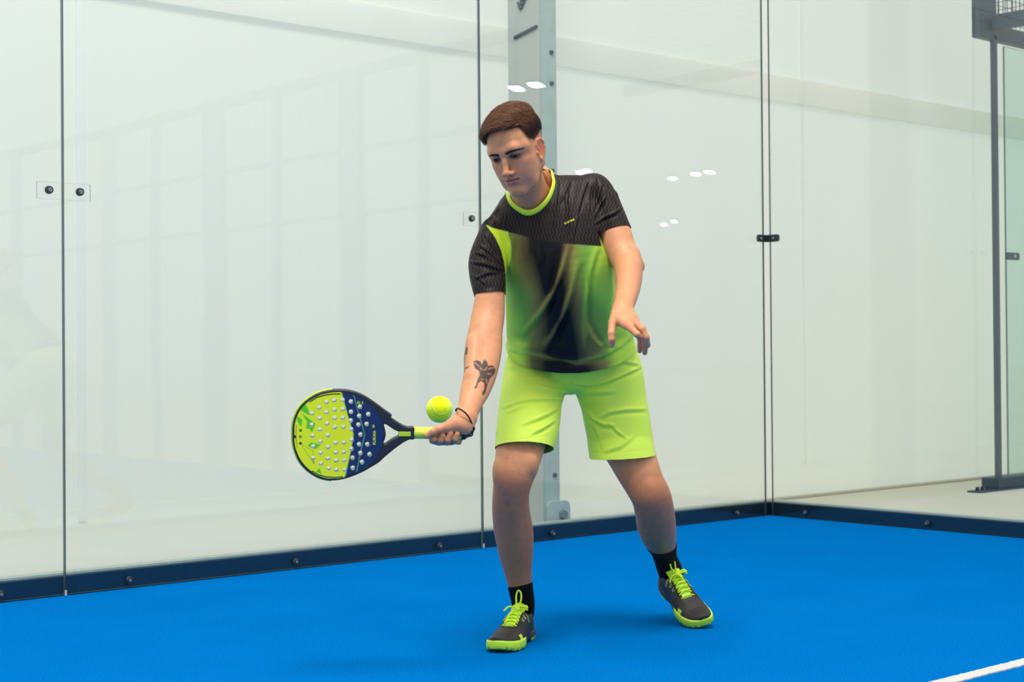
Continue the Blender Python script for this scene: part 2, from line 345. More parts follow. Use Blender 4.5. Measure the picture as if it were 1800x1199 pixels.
# ------------------------------------------------------------ distant hall lamps (mirrored in the glass)
M_led = bpy.data.materials.new('led_panel'); M_led.use_nodes = True
_b = M_led.node_tree.nodes['Principled BSDF']; _b.inputs['Emission Color'].default_value = (0.93, 0.97, 1, 1); _b.inputs['Emission Strength'].default_value = 110.0; _b.inputs['Base Color'].default_value = (0.8, 0.8, 0.8, 1)
def lamp(u, v, corner=False, z=7.0, w=0.26, l=0.6, tag_='court'):
    d = FV+(u-900)/F*RV-(v-599.5)/F*UV_; k = (z-CAM[2])/d[2]; p = CAM+k*d
    p = np.array([-p[0] if corner else p[0], -p[1], z])
    t = empty('ceiling_lamp', tuple(p)); tag(t, 'rectangular white floodlight high above the far courts', 'lamp', 'floodlights of the far courts')
    ang = math.atan2(p[1]-CAM[1], p[0]-CAM[0])
    bm = bmesh.new(); box(bm, (-l/2, -w/2, 0), (l/2, w/2, 0.06), 0.008); a = put('housing', bm, M_slate, None); a.parent = t
    bm = bmesh.new(); box(bm, (-l/2+0.01, -w/2+0.01, -0.02), (l/2-0.01, w/2-0.01, -0.001), 0.004); b = put('led_panel', bm, M_led, None); b.parent = t
    t.rotation_euler = (0, 0, ang)
for u, v in ((911, 155), (943, 149), (1182, 313), (1227, 307), (1250, 304), (1030, 300), (1018, 303), (1165, 396), (1184, 391)): lamp(u, v)

# ================================================================ implicit surfaces
def px(u, v, d): return np.array([(u-900.0)/F*d, -(v-599.5)/F*d, d])
def to_world(q): q = np.asarray(q); return CAM + q[..., 0:1]*RV + q[..., 1:2]*UV_ + q[..., 2:3]*FV
def to_px(q): return 900+q[..., 0]/q[..., 2]*F, 599.5-q[..., 1]/q[..., 2]*F
def from_world(p):
    r = np.asarray(p)-CAM; return np.stack([r@RV, r@UV_, r@FV], -1)
class Sdf:
    def __init__(s): s.p = []
    def add(s, kind, data, lo, hi, k=0.01, op='u'): s.p.append((kind, data, np.array(lo)-k-0.013, np.array(hi)+k+0.013, k, op)); return s
    def cap(s, a, b, ra, rb, k=0.01, op='u'):
        a, b = np.array(a, float), np.array(b, float); r = max(ra, rb)
        return s.add('cap', (a, b, ra, rb), np.minimum(a, b)-r, np.maximum(a, b)+r, k, op)
    def ell(s, c, r, R=None, k=0.01, op='u'):
        R = np.eye(3) if R is None else R; c = np.array(c, float); r = np.array(r, float)
        e = np.sqrt(((R*r)**2).sum(1)); return s.add('ell', (c, r, R), c-e, c+e, k, op)
    def tube(s, secs, k=0.01, sub=5, op='u'):
        """secs: (centre q, x-axis unit, rx, rz) ; catmull-rom resampled; elliptical sections"""
        C = np.array([x[0] for x in secs]); X = np.array([x[1] for x in secs]); A = np.array([x[2] for x in secs]); B = np.array([x[3] for x in secs])
        n = len(C); D = np.concatenate([C, X, A[:, None], B[:, None]], 1); out = []
        for i in range(n-1):
            p0, p1, p2, p3 = D[max(i-1, 0)], D[i], D[i+1], D[min(i+2, n-1)]
            for t in np.arange(sub)/sub:
                out.append(0.5*((2*p1)+(-p0+p2)*t+(2*p0-5*p1+4*p2-p3)*t*t+(-p0+3*p1-3*p2+p3)*t**3))
        out.append(D[-1]); O = np.array(out); r = max(O[:, 6].max(), O[:, 7].max())
        m_ = 0.013+k; SB = np.array([np.concatenate([np.minimum(O[i, :3], O[i+1, :3])-max(O[i, 6:8].max(), O[i+1, 6:8].max())-m_, np.maximum(O[i, :3], O[i+1, :3])+max(O[i, 6:8].max(), O[i+1, 6:8].max())+m_]) for i in range(len(O)-1)])
        FR = []
        for i in range(len(O)-1):
            ab = O[i+1, :3]-O[i, :3]; L_ = float(ab@ab)+1e-12; x = O[i, 3:6]+(O[i+1, 3:6]-O[i, 3:6])*0.5; T = ab/math.sqrt(L_); x = x-T*(x@T); x /= np.linalg.norm(x); FR.append((x, np.cross(T, x), T, ab, L_))
        return s.add('tube', (O, SB, FR), O[:, :3].min(0)-r, O[:, :3].max(0)+r, k, op)
    @staticmethod
    def dist(kind, data, P):
        if kind == 'cap':
            a, b, ra, rb = data; ab = b-a; L = float(ab@ab)+1e-12
            t = np.clip(((P-a)@ab)/L, 0, 1); return np.linalg.norm(P-a-t[..., None]*ab, axis=-1)-(ra+(rb-ra)*t)
        if kind == 'ell':
            c, r, R = data; q = (P-c)@R; k0 = np.linalg.norm(q/r, axis=-1); k1 = np.linalg.norm(q/(r*r), axis=-1)+1e-9
            return k0*(k0-1)/k1
        if kind == 'tube':
            O, SB, FR = data; best = np.full(P.shape[:-1], 0.08); pl = P[0, 0, 0]; ph = P[-1, -1, -1]
            for i in np.nonzero((SB[:, :3] <= ph).all(1) & (SB[:, 3:] >= pl).all(1))[0]:
                a = O[i, :3]; x, z, T, ab, L = FR[i]; D_ = P-a; g = D_@np.stack([x, z, T], 1); Ls = math.sqrt(L)
                t = np.clip(g[..., 2]/Ls, 0, 1); q3 = g[..., 2]-t*Ls
                rx = O[i, 6]+(O[i+1, 6]-O[i, 6])*t; rz = O[i, 7]+(O[i+1, 7]-O[i, 7])*t; rm = np.minimum(rx, rz)
                q1 = (g[..., 0]/rx)**2; q2 = (g[..., 1]/rz)**2; q3 = (q3/rm)**2
                k0 = np.sqrt(q1+q2+q3); k1 = np.sqrt(q1/rx**2+q2/rz**2+q3/rm**2)+1e-9
                np.minimum(best, k0*(k0-1)/k1, out=best)
            return best
    def field(s, P, lo, hi):
        f = np.full(P.shape[:-1], 0.05, np.float64)
        if getattr(s, '_n', 0) != len(s.p): s._l = np.array([p[2] for p in s.p]); s._h = np.array([p[3] for p in s.p]); s._n = len(s.p)
        A0, A1, A2 = P[:, 0, 0, 0], P[0, :, 0, 1], P[0, 0, :, 2]
        for pi in np.nonzero((s._l <= hi).all(1) & (s._h >= lo).all(1))[0]:
            kind, data, l, h, k, op = s.p[pi]
            ix = []
            for ax in range(3):
                c = (A0, A1, A2)[ax]; w0 = int(np.searchsorted(c, l[ax])); w1 = int(np.searchsorted(c, h[ax], 'right'))
                if w1 <= w0: break
                ix.append(slice(w0, w1))
            if len(ix) < 3: continue
            ix = tuple(ix); d = Sdf.dist(kind, data, P[ix]); g = f[ix]
            if op == 'u': t = np.clip(0.5+0.5*(g-d)/k, 0, 1); f[ix] = g+(d-g)*t-k*t*(1-t)
            else: d = -d; t = np.clip(0.5-0.5*(g-d)/k, 0, 1); f[ix] = g+(d-g)*t+k*t*(1-t)
        return f
    def mesh(s, h, N=12):
        lo = np.min([p[2] for p in s.p if p[5] == 'u'], 0); hi = np.max([p[3] for p in s.p if p[5] == 'u'], 0)
        nb = np.ceil((hi-lo)/(h*N)).astype(int); G = nb*N+2; VK = []; VP = []; QK = []
        cen = [lo[a]+(np.arange(nb[a])+0.5)*h*N for a in range(3)]; hd = h*N*0.87
        cf = np.stack([s.field(np.stack(np.meshgrid(cen[0][i:i+1], cen[1], cen[2], indexing='ij'), -1), np.array([cen[0][i], cen[1][0], cen[2][0]]), np.array([cen[0][i], cen[1][-1], cen[2][-1]]))[0] for i in range(nb[0])])
        near = np.zeros(nb, bool)
        for kd, data, l_, h_, k_, op_ in s.p:
            if op_ != 'u': continue
            bl = [(l_+0.009, h_-0.009)] if kd != 'tube' else [(r_[:3]+0.009, r_[3:]-0.009) for r_ in data[1]]
            for a_, b_ in bl:
                i0_ = np.clip(np.floor((a_-lo)/(h*N)-0.15).astype(int), 0, nb-1); i1_ = np.clip(np.floor((b_-lo)/(h*N)+0.15).astype(int), 0, nb-1)
                near[i0_[0]:i1_[0]+1, i0_[1]:i1_[1]+1, i0_[2]:i1_[2]+1] = True
        near &= (cf > -hd*1.9-0.003)
        def key(i, j, k): return (i.astype(np.int64)*G[1]+j)*G[2]+k
        for bi in range(nb[0]):
            for bj in range(nb[1]):
                for bk in range(nb[2]):
                    if not near[bi, bj, bk]: continue
                    i0 = np.array([bi, bj, bk])*N; l = lo+i0*h; u = l+(N+1)*h
                    ax = [l[a]+np.arange(3)*(N*h/2) for a in range(3)]; c27 = s.field(np.stack(np.meshgrid(*ax, indexing='ij'), -1), l, u)
                    if np.abs(c27).min() > hd*0.73 and (c27.min() > 0 or c27.max() < 0): continue
                    ax = [l[a]+np.arange(N+1)*h for a in range(3)]
                    P = np.stack(np.meshgrid(*ax, indexing='ij'), -1); f = s.field(P, l, u); S = f < 0
                    if not S.any() or S.all(): continue
                    c = np.zeros((N, N, N), int); acc = np.zeros((N, N, N, 3)); cnt = np.zeros((N, N, N))
                    for a in (0, 1):
                        for b in (0, 1):
                            for e in (0, 1): c += S[a:a+N, b:b+N, e:e+N]
                    act = np.argwhere((c > 0) & (c < 8))
                    I, J, K = act.T; acc = np.zeros((len(act), 3)); cnt = np.zeros(len(act))
                    for a, b in [((0, 0, 0), (1, 0, 0)), ((0, 1, 0), (1, 1, 0)), ((0, 0, 1), (1, 0, 1)), ((0, 1, 1), (1, 1, 1)), ((0, 0, 0), (0, 1, 0)), ((1, 0, 0), (1, 1, 0)), ((0, 0, 1), (0, 1, 1)), ((1, 0, 1), (1, 1, 1)), ((0, 0, 0), (0, 0, 1)), ((1, 0, 0), (1, 0, 1)), ((0, 1, 0), (0, 1, 1)), ((1, 1, 0), (1, 1, 1))]:
                        fa = f[I+a[0], J+a[1], K+a[2]]; fb = f[I+b[0], J+b[1], K+b[2]]; m = (fa < 0) != (fb < 0)
                        t = np.where(m, fa/(fa-fb+1e-12), 0)[:, None]
                        acc += np.where(m[:, None], np.array(a)+t*(np.array(b)-np.array(a)), 0); cnt += m
                    VP.append(l+(act+acc/cnt[:, None])*h); VK.append(key(I+i0[0], J+i0[1], K+i0[2]))
                    for ax_, (e1, e2) in enumerate((((0, 1, 0), (0, 0, 1)), ((0, 0, 1), (1, 0, 0)), ((1, 0, 0), (0, 1, 0)))):
                        sh = [N, N, N]; d = [0, 0, 0]; d[ax_] = 1
                        A = S[:N, :N, :N]; B = S[d[0]:N+d[0], d[1]:N+d[1], d[2]:N+d[2]]
                        w = np.argwhere(A != B)
                        if not len(w): continue
                        flip = A[w[:, 0], w[:, 1], w[:, 2]]; g = w+i0; e1 = np.array(e1); e2 = np.array(e2)
                        q = np.stack([key(*(g).T), key(*(g-e1).T), key(*(g-e1-e2).T), key(*(g-e2).T)], 1)
                        q[~flip] = q[~flip][:, ::-1]; QK.append(q)
        VK = np.concatenate(VK); VP = np.concatenate(VP); QK = np.concatenate(QK)
        VK, ui = np.unique(VK, return_index=True); VP = VP[ui]
        Q = np.searchsorted(VK, QK); Q = np.minimum(Q, len(VK)-1); ok = (VK[Q] == QK).all(1); Q = Q[ok]
        return VP, Q
def smooth_verts(V, Q, it=2, lam=0.5):
    E = np.concatenate([Q[:, [0, 1]], Q[:, [1, 2]], Q[:, [2, 3]], Q[:, [3, 0]]]); n = len(V)
    for _ in range(it):
        S = np.zeros_like(V); c = np.zeros(n)
        for k in range(3): S[:, k] = np.bincount(E[:, 0], V[E[:, 1], k], n)+np.bincount(E[:, 1], V[E[:, 0], k], n)
        c = np.bincount(E[:, 0], minlength=n)+np.bincount(E[:, 1], minlength=n)
        V = V+lam*(S/np.maximum(c, 1)[:, None]-V)
    return V
def vnormals(V, Q):
    n = np.cross(V[Q[:, 2]]-V[Q[:, 0]], V[Q[:, 3]]-V[Q[:, 1]]); N = np.zeros_like(V)
    for k in range(3):
        for c in range(4): N[:, k] += np.bincount(Q[:, c], n[:, k], len(V))
    return N/(np.linalg.norm(N, axis=1)[:, None]+1e-12)
def np_mesh(name, V, Q, col=None, uv=None):
    """V in camera metric space -> world mesh"""
    W_ = to_world(V); me = bpy.data.meshes.new(name); me.vertices.add(len(W_)); me.vertices.foreach_set('co', W_.astype(np.float32).ravel())
    nq = len(Q); me.loops.add(nq*4); me.polygons.add(nq)
    me.loops.foreach_set('vertex_index', Q.astype(np.int32).ravel()); me.polygons.foreach_set('loop_start', np.arange(0, nq*4, 4, dtype=np.int32))
    me.update(calc_edges=True); me.polygons.foreach_set('use_smooth', np.ones(nq, bool))
    if col is not None:
        a = me.attributes.new('paint', 'FLOAT_COLOR', 'POINT'); a.data.foreach_set('color', np.concatenate([col, np.ones((len(col), 1))], 1).astype(np.float32).ravel())
    if uv is not None:
        a = me.attributes.new('cloth_uv', 'FLOAT2', 'POINT'); a.data.foreach_set('vector', uv.astype(np.float32).ravel())
    me.validate(); return me
# orientation test once: surface nets in the left-handed camera frame
def fix_orient(V, Q):
    W_ = to_world(V); n = np.cross(W_[Q[:, 2]]-W_[Q[:, 0]], W_[Q[:, 3]]-W_[Q[:, 1]])
    c = W_[Q].mean(1); vol = (n*c).sum()
    return Q if vol > 0 else Q[:, ::-1]
def poly_dist(u, v, pts):
    """distance in px to a polyline and parameter 0..1"""
    pts = np.array(pts, float); best = np.full(u.shape, 1e9); par = np.zeros(u.shape); n = len(pts)-1
    for i in range(n):
        a, b = pts[i], pts[i+1]; ab = b-a; L = ab@ab+1e-9
        t = np.clip(((u-a[0])*ab[0]+(v-a[1])*ab[1])/L, 0, 1); d = np.hypot(u-a[0]-t*ab[0], v-a[1]-t*ab[1])
        m = d < best; best[m] = d[m]; par[m] = (i+t[m])/n
    return best, par
def inside(u, v, pts):
    c = np.zeros(u.shape, bool); n = len(pts)
    for i in range(n):
        (x1, y1), (x2, y2) = pts[i], pts[(i+1) % n]
        if y1 == y2: continue
        m = ((y1 > v) != (y2 > v)) & (u < (x2-x1)*(v-y1)/(y2-y1)+x1); c ^= m
    return c
def ss(x, a, b): t = np.clip((x-a)/(b-a), 0, 1); return t*t*(3-2*t)
def crease(V, N, u, v, pts, amp, w, front=True, side=1.0):
    """raised (amp>0) or sunken fold along a px polyline, tapering at the ends; amp in metres, w in px"""
    d, t = poly_dist(u, v, pts); a = amp*np.exp(-(d/w)**2)*np.sin(np.pi*np.clip(t*0.96+0.02, 0, 1))**0.6
    if front: a = a*(ss(-N[:, 2], 0.0, 0.35))
    return V+N*(a*side)[:, None]
def fake_n(N):
    return N

# ================================================================ the player: body
def sec(uL, vL, uR, vR, d, rz, grow=0.0, dR=None):
    a = px(uL, vL, d); b = px(uR, vR, d if dR is None else dR); x = b-a; L = np.linalg.norm(x); return ((a+b)/2, x/L, L/2+grow, rz+grow)
def secs(rows, grow=0.0): return [sec(*r, grow=grow) for r in rows]
# ---- head frame: x = image right, y = up the skull, z = out of the face
def rot(ax, a):
    c, s_ = math.cos(a), math.sin(a)
    return {'x': np.array([[1, 0, 0], [0, c, -s_], [0, s_, c]]), 'y': np.array([[c, 0, s_], [0, 1, 0], [-s_, 0, c]]), 'z': np.array([[c, -s_, 0], [s_, c, 0], [0, 0, 1]])}[ax]
H_YAW, H_PITCH, H_ROLL = math.radians(31), math.radians(24), math.radians(8)
# work in right-handed (x, y, -d): face initially along +z' = toward the camera
_Rh = rot('z', H_ROLL) @ rot('y', -H_YAW) @ rot('x', H_PITCH)
HR = np.diag([1, 1, -1.0]) @ _Rh            # head-local -> q space (columns are the axes)
EYE_Q = px(888.5, 276.0, 4.36)
HO = EYE_Q - HR @ np.array([0, 0, 0.079])
def hq(x, y, z): return HO + HR @ np.array([x, y, z], float)
def hl(q): return (q-HO) @ HR
def hcap(S, a, b, ra, rb, k=0.008, op='u'): S.cap(hq(*a), hq(*b), ra, rb, k, op)
def hell(S, c, r, k=0.01, op='u', R=None): S.ell(hq(*c), r, HR if R is None else HR @ R, k, op)
ML = np.array([-0.0030, 0.0085, 0.0])
def head_sdf():
    S = Sdf()
    hell(S, (0, 0.030, -0.012), (0.0715, 0.077, 0.088), 0.01)
    hell(S, (0, 0.026, 0.034), (0.061, 0.058, 0.049), 0.02)
    hell(S, (0, -0.030, 0.026), (0.059, 0.072, 0.056), 0.02)
    hell(S, (0, -0.055, 0.040), (0.052, 0.045, 0.046), 0.018)
    for s_ in (-1, 1):
        hcap(S, (s_*0.049, -0.052, 0.004), (s_*0.036, -0.090, 0.048), 0.014, 0.014, 0.022)
        hcap(S, (s_*0.053, -0.010, 0.004), (s_*0.052, -0.055, 0.004), 0.014, 0.012, 0.02)
        hcap(S, (s_*0.036, -0.090, 0.048), (s_*0.012, -0.104, 0.074), 0.014, 0.013, 0.02)
        hell(S, (s_*0.041, -0.026, 0.051), (0.019, 0.016, 0.022), 0.022)
        hcap(S, (s_*0.050, 0.010, 0.040), (s_*0.046, -0.045, 0.040), 0.012, 0.012, 0.022)
        hcap(S, (s_*0.010, 0.016, 0.080), (s_*0.032, 0.019, 0.0745), 0.0080, 0.0085, 0.018)
        hcap(S, (s_*0.032, 0.019, 0.0745), (s_*0.052, 0.010, 0.048), 0.0085, 0.011, 0.018)
        hell(S, (s_*0.029, -0.002, 0.096), (0.0160, 0.0120, 0.0155), 0.011, 's')
        hell(S, (s_*0.033, -0.058, 0.056), (0.019, 0.024, 0.019), 0.022)
    hell(S, (0, -0.104, 0.070), (0.020, 0.016, 0.016), 0.018)
    hell(S, (0, -0.071, 0.068), (0.026, 0.022, 0.022), 0.016)
    # nose
    hcap(S, (0, 0.010, 0.078), (0, -0.012, 0.090), 0.0085, 0.0075, 0.012)
    hcap(S, (0, -0.012, 0.090), (0, -0.038, 0.104), 0.0075, 0.0088, 0.008)
    hell(S, (0, -0.0400, 0.1055), (0.0088, 0.0082, 0.0095), 0.005)
    for s_ in (-1, 1):
        hell(S, (s_*0.0125, -0.0440, 0.0950), (0.0072, 0.0072, 0.0110), 0.005)
        hell(S, (s_*0.0065, -0.0520, 0.1000), (0.0034, 0.0030, 0.0052), 0.003, 's')
    hcap(S, (0, -0.050, 0.098), (0, -0.060, 0.092), 0.0030, 0.0035, 0.006)
    # lips
    up = [(-0.0245, -0.0745, 0.0800), (-0.012, -0.0705, 0.0895), (-0.004, -0.0685, 0.0930), (0, -0.0700, 0.0925), (0.004, -0.0685, 0.0930), (0.012, -0.0705, 0.0895), (0.0245, -0.0745, 0.0800)]
    rr = [0.0018, 0.0036, 0.0042, 0.0040, 0.0042, 0.0036, 0.0018]
    for i in range(6): hcap(S, np.add(up[i], ML), np.add(up[i+1], ML), rr[i]*0.74, rr[i+1]*0.74, 0.004)
    lo = [(-0.0225, -0.0765, 0.0800), (-0.010, -0.0805, 0.0880), (0, -0.0820, 0.0905), (0.010, -0.0805, 0.0880), (0.0225, -0.0765, 0.0800)]
    rr = [0.0020, 0.0046, 0.0052, 0.0046, 0.0020]
    for i in range(4): hcap(S, np.add(lo[i], ML), np.add(lo[i+1], ML), rr[i]*0.86, rr[i+1]*0.86, 0.004)
    li = [(-0.0265, -0.0750, 0.0820), (-0.012, -0.0748, 0.0945), (0, -0.0752, 0.0985), (0.012, -0.0748, 0.0945), (0.0265, -0.0750, 0.0820)]
    for i in range(4): hcap(S, np.add(li[i], ML), np.add(li[i+1], ML), 0.0017, 0.0017, 0.002, 's')
    hcap(S, (-0.012, -0.0850, 0.0900), (0.012, -0.0850, 0.0900), 0.0040, 0.0040, 0.008, 's')
    # eyelids around separate eyeballs
    for s_ in (-1, 1):
        hell(S, (s_*0.0310, -0.0010, 0.0700), (0.0150, 0.0138, 0.0140), 0.004)
        hell(S, (s_*0.0310, -0.0035, 0.0860), (0.0132, 0.0040, 0.0160), 0.0012, 's', rot('z', -s_*0.08))
        c0 = [(-0.016, 0.001, 0.0765), (-0.006, 0.0075, 0.0845), (0.006, 0.0078, 0.0845), (0.016, 0.001, 0.0765)]
        for i in range(3): hcap(S, (s_*0.031+c0[i][0], c0[i][1], c0[i][2]), (s_*0.031+c0[i+1][0], c0[i+1][1], c0[i+1][2]), 0.0009, 0.0009, 0.002, 's')
    # ears
    for s_ in (-1, 1):
        E_ = rot('y', -s_*0.35) @ rot('x', -0.10)
        hell(S, (s_*0.0680, -0.020, 0.006), (0.0060, 0.0310, 0.0175), 0.004, 'u', E_)
        hell(S, (s_*0.0750, -0.016, 0.010), (0.0060, 0.0215, 0.0115), 0.004, 's', E_)
        ring = [(0.0, 0.006), (0.016, 0.012), (0.027, 0.004), (0.029, -0.008), (0.020, -0.017), (0.004, -0.018), (-0.012, -0.013), (-0.022, -0.006)]
        for i in range(len(ring)-1):
            a, b = ring[i], ring[i+1]
            A_ = np.array([s_*0.0715, -0.020, 0.006])+E_ @ np.array([0, a[0], a[1]]); B_ = np.array([s_*0.0715, -0.020, 0.006])+E_ @ np.array([0, b[0], b[1]])
            hcap(S, A_, B_, 0.0030, 0.0030, 0.003)
        hell(S, (s_*0.0690, -0.046, 0.012), (0.0048, 0.0075, 0.0070), 0.004)
        hell(S, (s_*0.0670, -0.026, 0.020), (0.0040, 0.0065, 0.0040), 0.004)
    # neck
    nb = px(934, 352, 4.60)
    S.cap(hq(-0.004, -0.045, -0.012), nb, 0.042, 0.056, 0.03)
    S.cap(hq(0, -0.075, 0.012), px(929, 358, 4.575), 0.030, 0.036, 0.03)
    S.cap(hq(0.044, -0.058, -0.004), px(934, 366, 4.560), 0.012, 0.011, 0.022)
    S.cap(hq(-0.056, -0.050, -0.012), px(918, 366, 4.565), 0.012, 0.011, 0.022)
    S.cap(nb, px(950, 400, 4.64), 0.053, 0.062, 0.03)
    return S

def finger(S, pts, radii, k=0.0035):
    for i in range(len(pts)-1): S.cap(pts[i], pts[i+1], radii[i], radii[i+1], k)
def body_sdf():
    S = Sdf()
    # trunk (mostly inside the clothes)
    S.tube(secs([(912, 388, 1000, 366, 4.64, 0.060), (878, 422, 1060, 388, 4.645, 0.085), (894, 470, 1068, 450, 4.645, 0.085), (902, 540, 1068, 530, 4.71, 0.082), (908, 595, 1092, 590, 4.78, 0.085), (915, 640, 1095, 636, 4.86, 0.060)]), 0.02)
    S.cap(px(934, 356, 4.61), px(950, 400, 4.64), 0.050, 0.062, 0.03)
    S.cap(px(952, 306, 4.665), px(992, 350, 4.70), 0.026, 0.028, 0.02)
    S.cap(px(930, 370, 4.62), px(872, 412, 4.60), 0.045, 0.040, 0.03); S.cap(px(972, 366, 4.655), px(1046, 355, 4.65), 0.036, 0.036, 0.03)
    # arm nearer the image left, reaching down to the grip
    S.tube(secs([(852, 405, 886, 405, 4.58, 0.040), (842, 460, 884, 464, 4.545, 0.040), (837, 500, 887, 504, 4.51, 0.042), (834.5, 524, 887.5, 527, 4.49, 0.042), (829, 552, 887, 556, 4.47, 0.042), (824, 578, 883.5, 584, 4.44, 0.041), (818.5, 602, 883, 606, 4.42, 0.043), (815.5, 628, 880, 630, 4.39, 0.043), (815, 655, 872.5, 662, 4.35, 0.040), (810.5, 680, 862, 688, 4.31, 0.034), (807, 700, 851.5, 706, 4.28, 0.029), (805, 716, 843, 724, 4.25, 0.026), (802, 728, 837.5, 738, 4.23, 0.026)]), 0.012)
    S.cap(px(862, 560, 4.455), px(851, 592, 4.43), 0.016, 0.013, 0.02)          # biceps tendon
    S.cap(px(834, 600, 4.385), px(828, 660, 4.315), 0.018, 0.012, 0.02)         # brachioradialis
    # hand closed on the handle
    D0 = 4.215
    S.tube(secs([(801, 730, 837, 740, 4.225, 0.025), (793, 742, 833, 754, D0-0.002, 0.024), (788, 748, 829, 762, D0+0.010, 0.021)]), 0.010)
    S.cap(px(815, 757, D0+0.020), px(776, 764, D0+0.024), 0.0170, 0.0150, 0.010)  # palm behind the handle
    S.cap(px(818, 748, D0+0.012), px(815, 763, D0+0.026), 0.0150, 0.0130, 0.010)  # heel of the hand
    S.cap(px(800, 742, D0-0.016), px(779, 753, D0-0.022), 0.0165, 0.0125, 0.010)  # thenar
    S.cap(px(806, 748, D0-0.018), px(788, 752, D0-0.022), 0.0150, 0.0130, 0.012)
    finger(S, [px(786, 750, D0-0.020), px(771, 755, D0-0.031), px(761, 760, D0-0.034), px(751.5, 766, D0-0.032)], [0.0130, 0.0105, 0.0098, 0.0085])
    for ub, u1, u2, v1, ut, vt, r in ((768, 762, 759.5, 776.5, 763, 770.5, 0.0098), (781, 774.5, 771, 779.5, 778, 764, 0.0100), (794, 787.5, 784.5, 779.5, 792, 760, 0.0098), (806, 800.5, 798, 778.0, 803.5, 761.5, 0.0088)):
        finger(S, [px(ub+3, 766, D0+0.030), px(ub, 776, D0+0.022), px(u2+1, v1-2.5, D0-0.008), px(u1+0.5, v1-6, D0-0.024), px(ut, vt+2, D0-0.026)], [r*1.08, r*1.05, r, r*0.96, r*0.86], 0.0015)
    # arm on the image right, forearm swinging toward the viewer
    S.tube(secs([(1030, 352, 1068, 345, 4.64, 0.042), (1044, 385, 1090, 376, 4.62, 0.043), (1053, 414, 1107, 400, 4.60, 0.044), (1062, 440, 1115.5, 426, 4.58, 0.043), (1072, 458, 1123, 448, 4.565, 0.042)]), 0.014)
    S.tube(secs([(1074, 452, 1126, 452, 4.555, 0.040), (1078.5, 470, 1129.5, 470, 4.53, 0.045), (1081.5, 490, 1129, 488, 4.48, 0.043), (1082, 508, 1125, 507, 4.43, 0.038), (1080, 526, 1119, 527, 4.37, 0.031), (1078, 541, 1112.5, 542, 4.32, 0.026)]), 0.012)
    S.ell(px(1122, 468, 4.560), (0.019, 0.021, 0.020), None, 0.014)
    # open hand
    S.tube(secs([(1077.5, 541, 1112.5, 542, 4.32, 0.024), (1073.5, 553, 1118, 553, 4.29, 0.0195), (1080, 564, 1123, 562, 4.262, 0.0165)]), 0.008)
    S.cap(px(1090, 562, 4.262), px(1102, 573, 4.232), 0.0150, 0.0115, 0.008)
    S.cap(px(1104, 562, 4.256), px(1117, 570, 4.226), 0.0150, 0.0115, 0.008)
    S.cap(px(1112, 560, 4.270), px(1123, 575, 4.248), 0.0140, 0.0105, 0.008)
    S.cap(px(1112, 564, 4.285), px(1121, 582, 4.272), 0.0130, 0.0100, 0.008)
    finger(S, [px(1083, 553, 4.285), px(1077, 568, 4.262), px(1075, 586, 4.242), px(1075.5, 597, 4.238), px(1075, 606.5, 4.244)], [0.0150, 0.0120, 0.0100, 0.0094, 0.0078])
    finger(S, [px(1101, 570, 4.236), px(1112, 580, 4.200), px(1120, 588, 4.185), px(1125, 592, 4.192)], [0.0112, 0.0100, 0.0090, 0.0075])
    finger(S, [px(1116, 567, 4.235), px(1129, 579, 4.208), px(1135.5, 593, 4.205), px(1139, 607, 4.222)], [0.0112, 0.0100, 0.0092, 0.0076])
    finger(S, [px(1122, 575, 4.256), px(1132, 590, 4.236), px(1134, 606, 4.244), px(1133.5, 620, 4.262)], [0.0104, 0.0094, 0.0088, 0.0074])
    finger(S, [px(1120, 582, 4.276), px(1126, 596, 4.262), px(1125.5, 608, 4.268), px(1124.5, 617, 4.280)], [0.0098, 0.0086, 0.0080, 0.0068])
    # forward leg (image left)
    S.tube(secs([(898, 672, 980, 680, 4.84, 0.080), (885, 720, 976, 725, 4.76, 0.078), (876, 760, 965, 760, 4.69, 0.076), (872, 790, 955.5, 788, 4.64, 0.070), (869.5, 818, 946.5, 816, 4.605, 0.062), (868, 842, 936.5, 842, 4.59, 0.056), (866, 866, 930.5, 868, 4.605, 0.054), (865, 895, 931, 898, 4.645, 0.056), (868, 930, 937, 932, 4.69, 0.056), (872, 950, 938, 952, 4.715, 0.054), (877.5, 975, 937, 976, 4.745, 0.047), (885.5, 1002, 935, 1002, 4.775, 0.038), (894, 1030, 935, 1030, 4.80, 0.032), (900, 1056, 939, 1055, 4.825, 0.031), (905, 1072, 936, 1070, 4.84, 0.028)]), 0.02)
    S.ell(px(893, 842, 4.553), (0.030, 0.034, 0.020), None, 0.022)              # kneecap
    S.cap(px(894, 862, 4.558), px(897, 890, 4.590), 0.012, 0.011, 0.02)
    S.ell(px(876, 828, 4.58), (0.014, 0.03, 0.03), None, 0.02); S.ell(px(934, 815, 4.575), (0.018, 0.032, 0.024), None, 0.02)
    S.cap(px(899, 890, 4.595), px(914, 1020, 4.775), 0.010, 0.009, 0.03)         # shin ridge
    # trailing leg (image right)
    S.tube(secs([(1028, 690, 1118, 672, 4.88, 0.084), (1040, 735, 1134, 725, 4.87, 0.082), (1052, 775, 1146, 765, 4.85, 0.078), (1069, 806, 1152.5, 798, 4.83, 0.070), (1083, 831, 1159.5, 822, 4.81, 0.062), (1098, 856, 1168, 846, 4.79, 0.055), (1110, 878, 1179, 868, 4.78, 0.052), (1115.5, 900, 1184.5, 892, 4.82, 0.052), (1119.5, 925, 1188, 920, 4.89, 0.052), (1128, 945, 1188.5, 942, 4.96, 0.047), (1142, 962, 1188, 960, 5.02, 0.038), (1150, 980, 1188, 978, 5.07, 0.033), (1156, 1000, 1196, 996, 5.10, 0.033)]), 0.02)
    S.ell(px(1143, 868, 4.748), (0.032, 0.036, 0.022), None, 0.022)
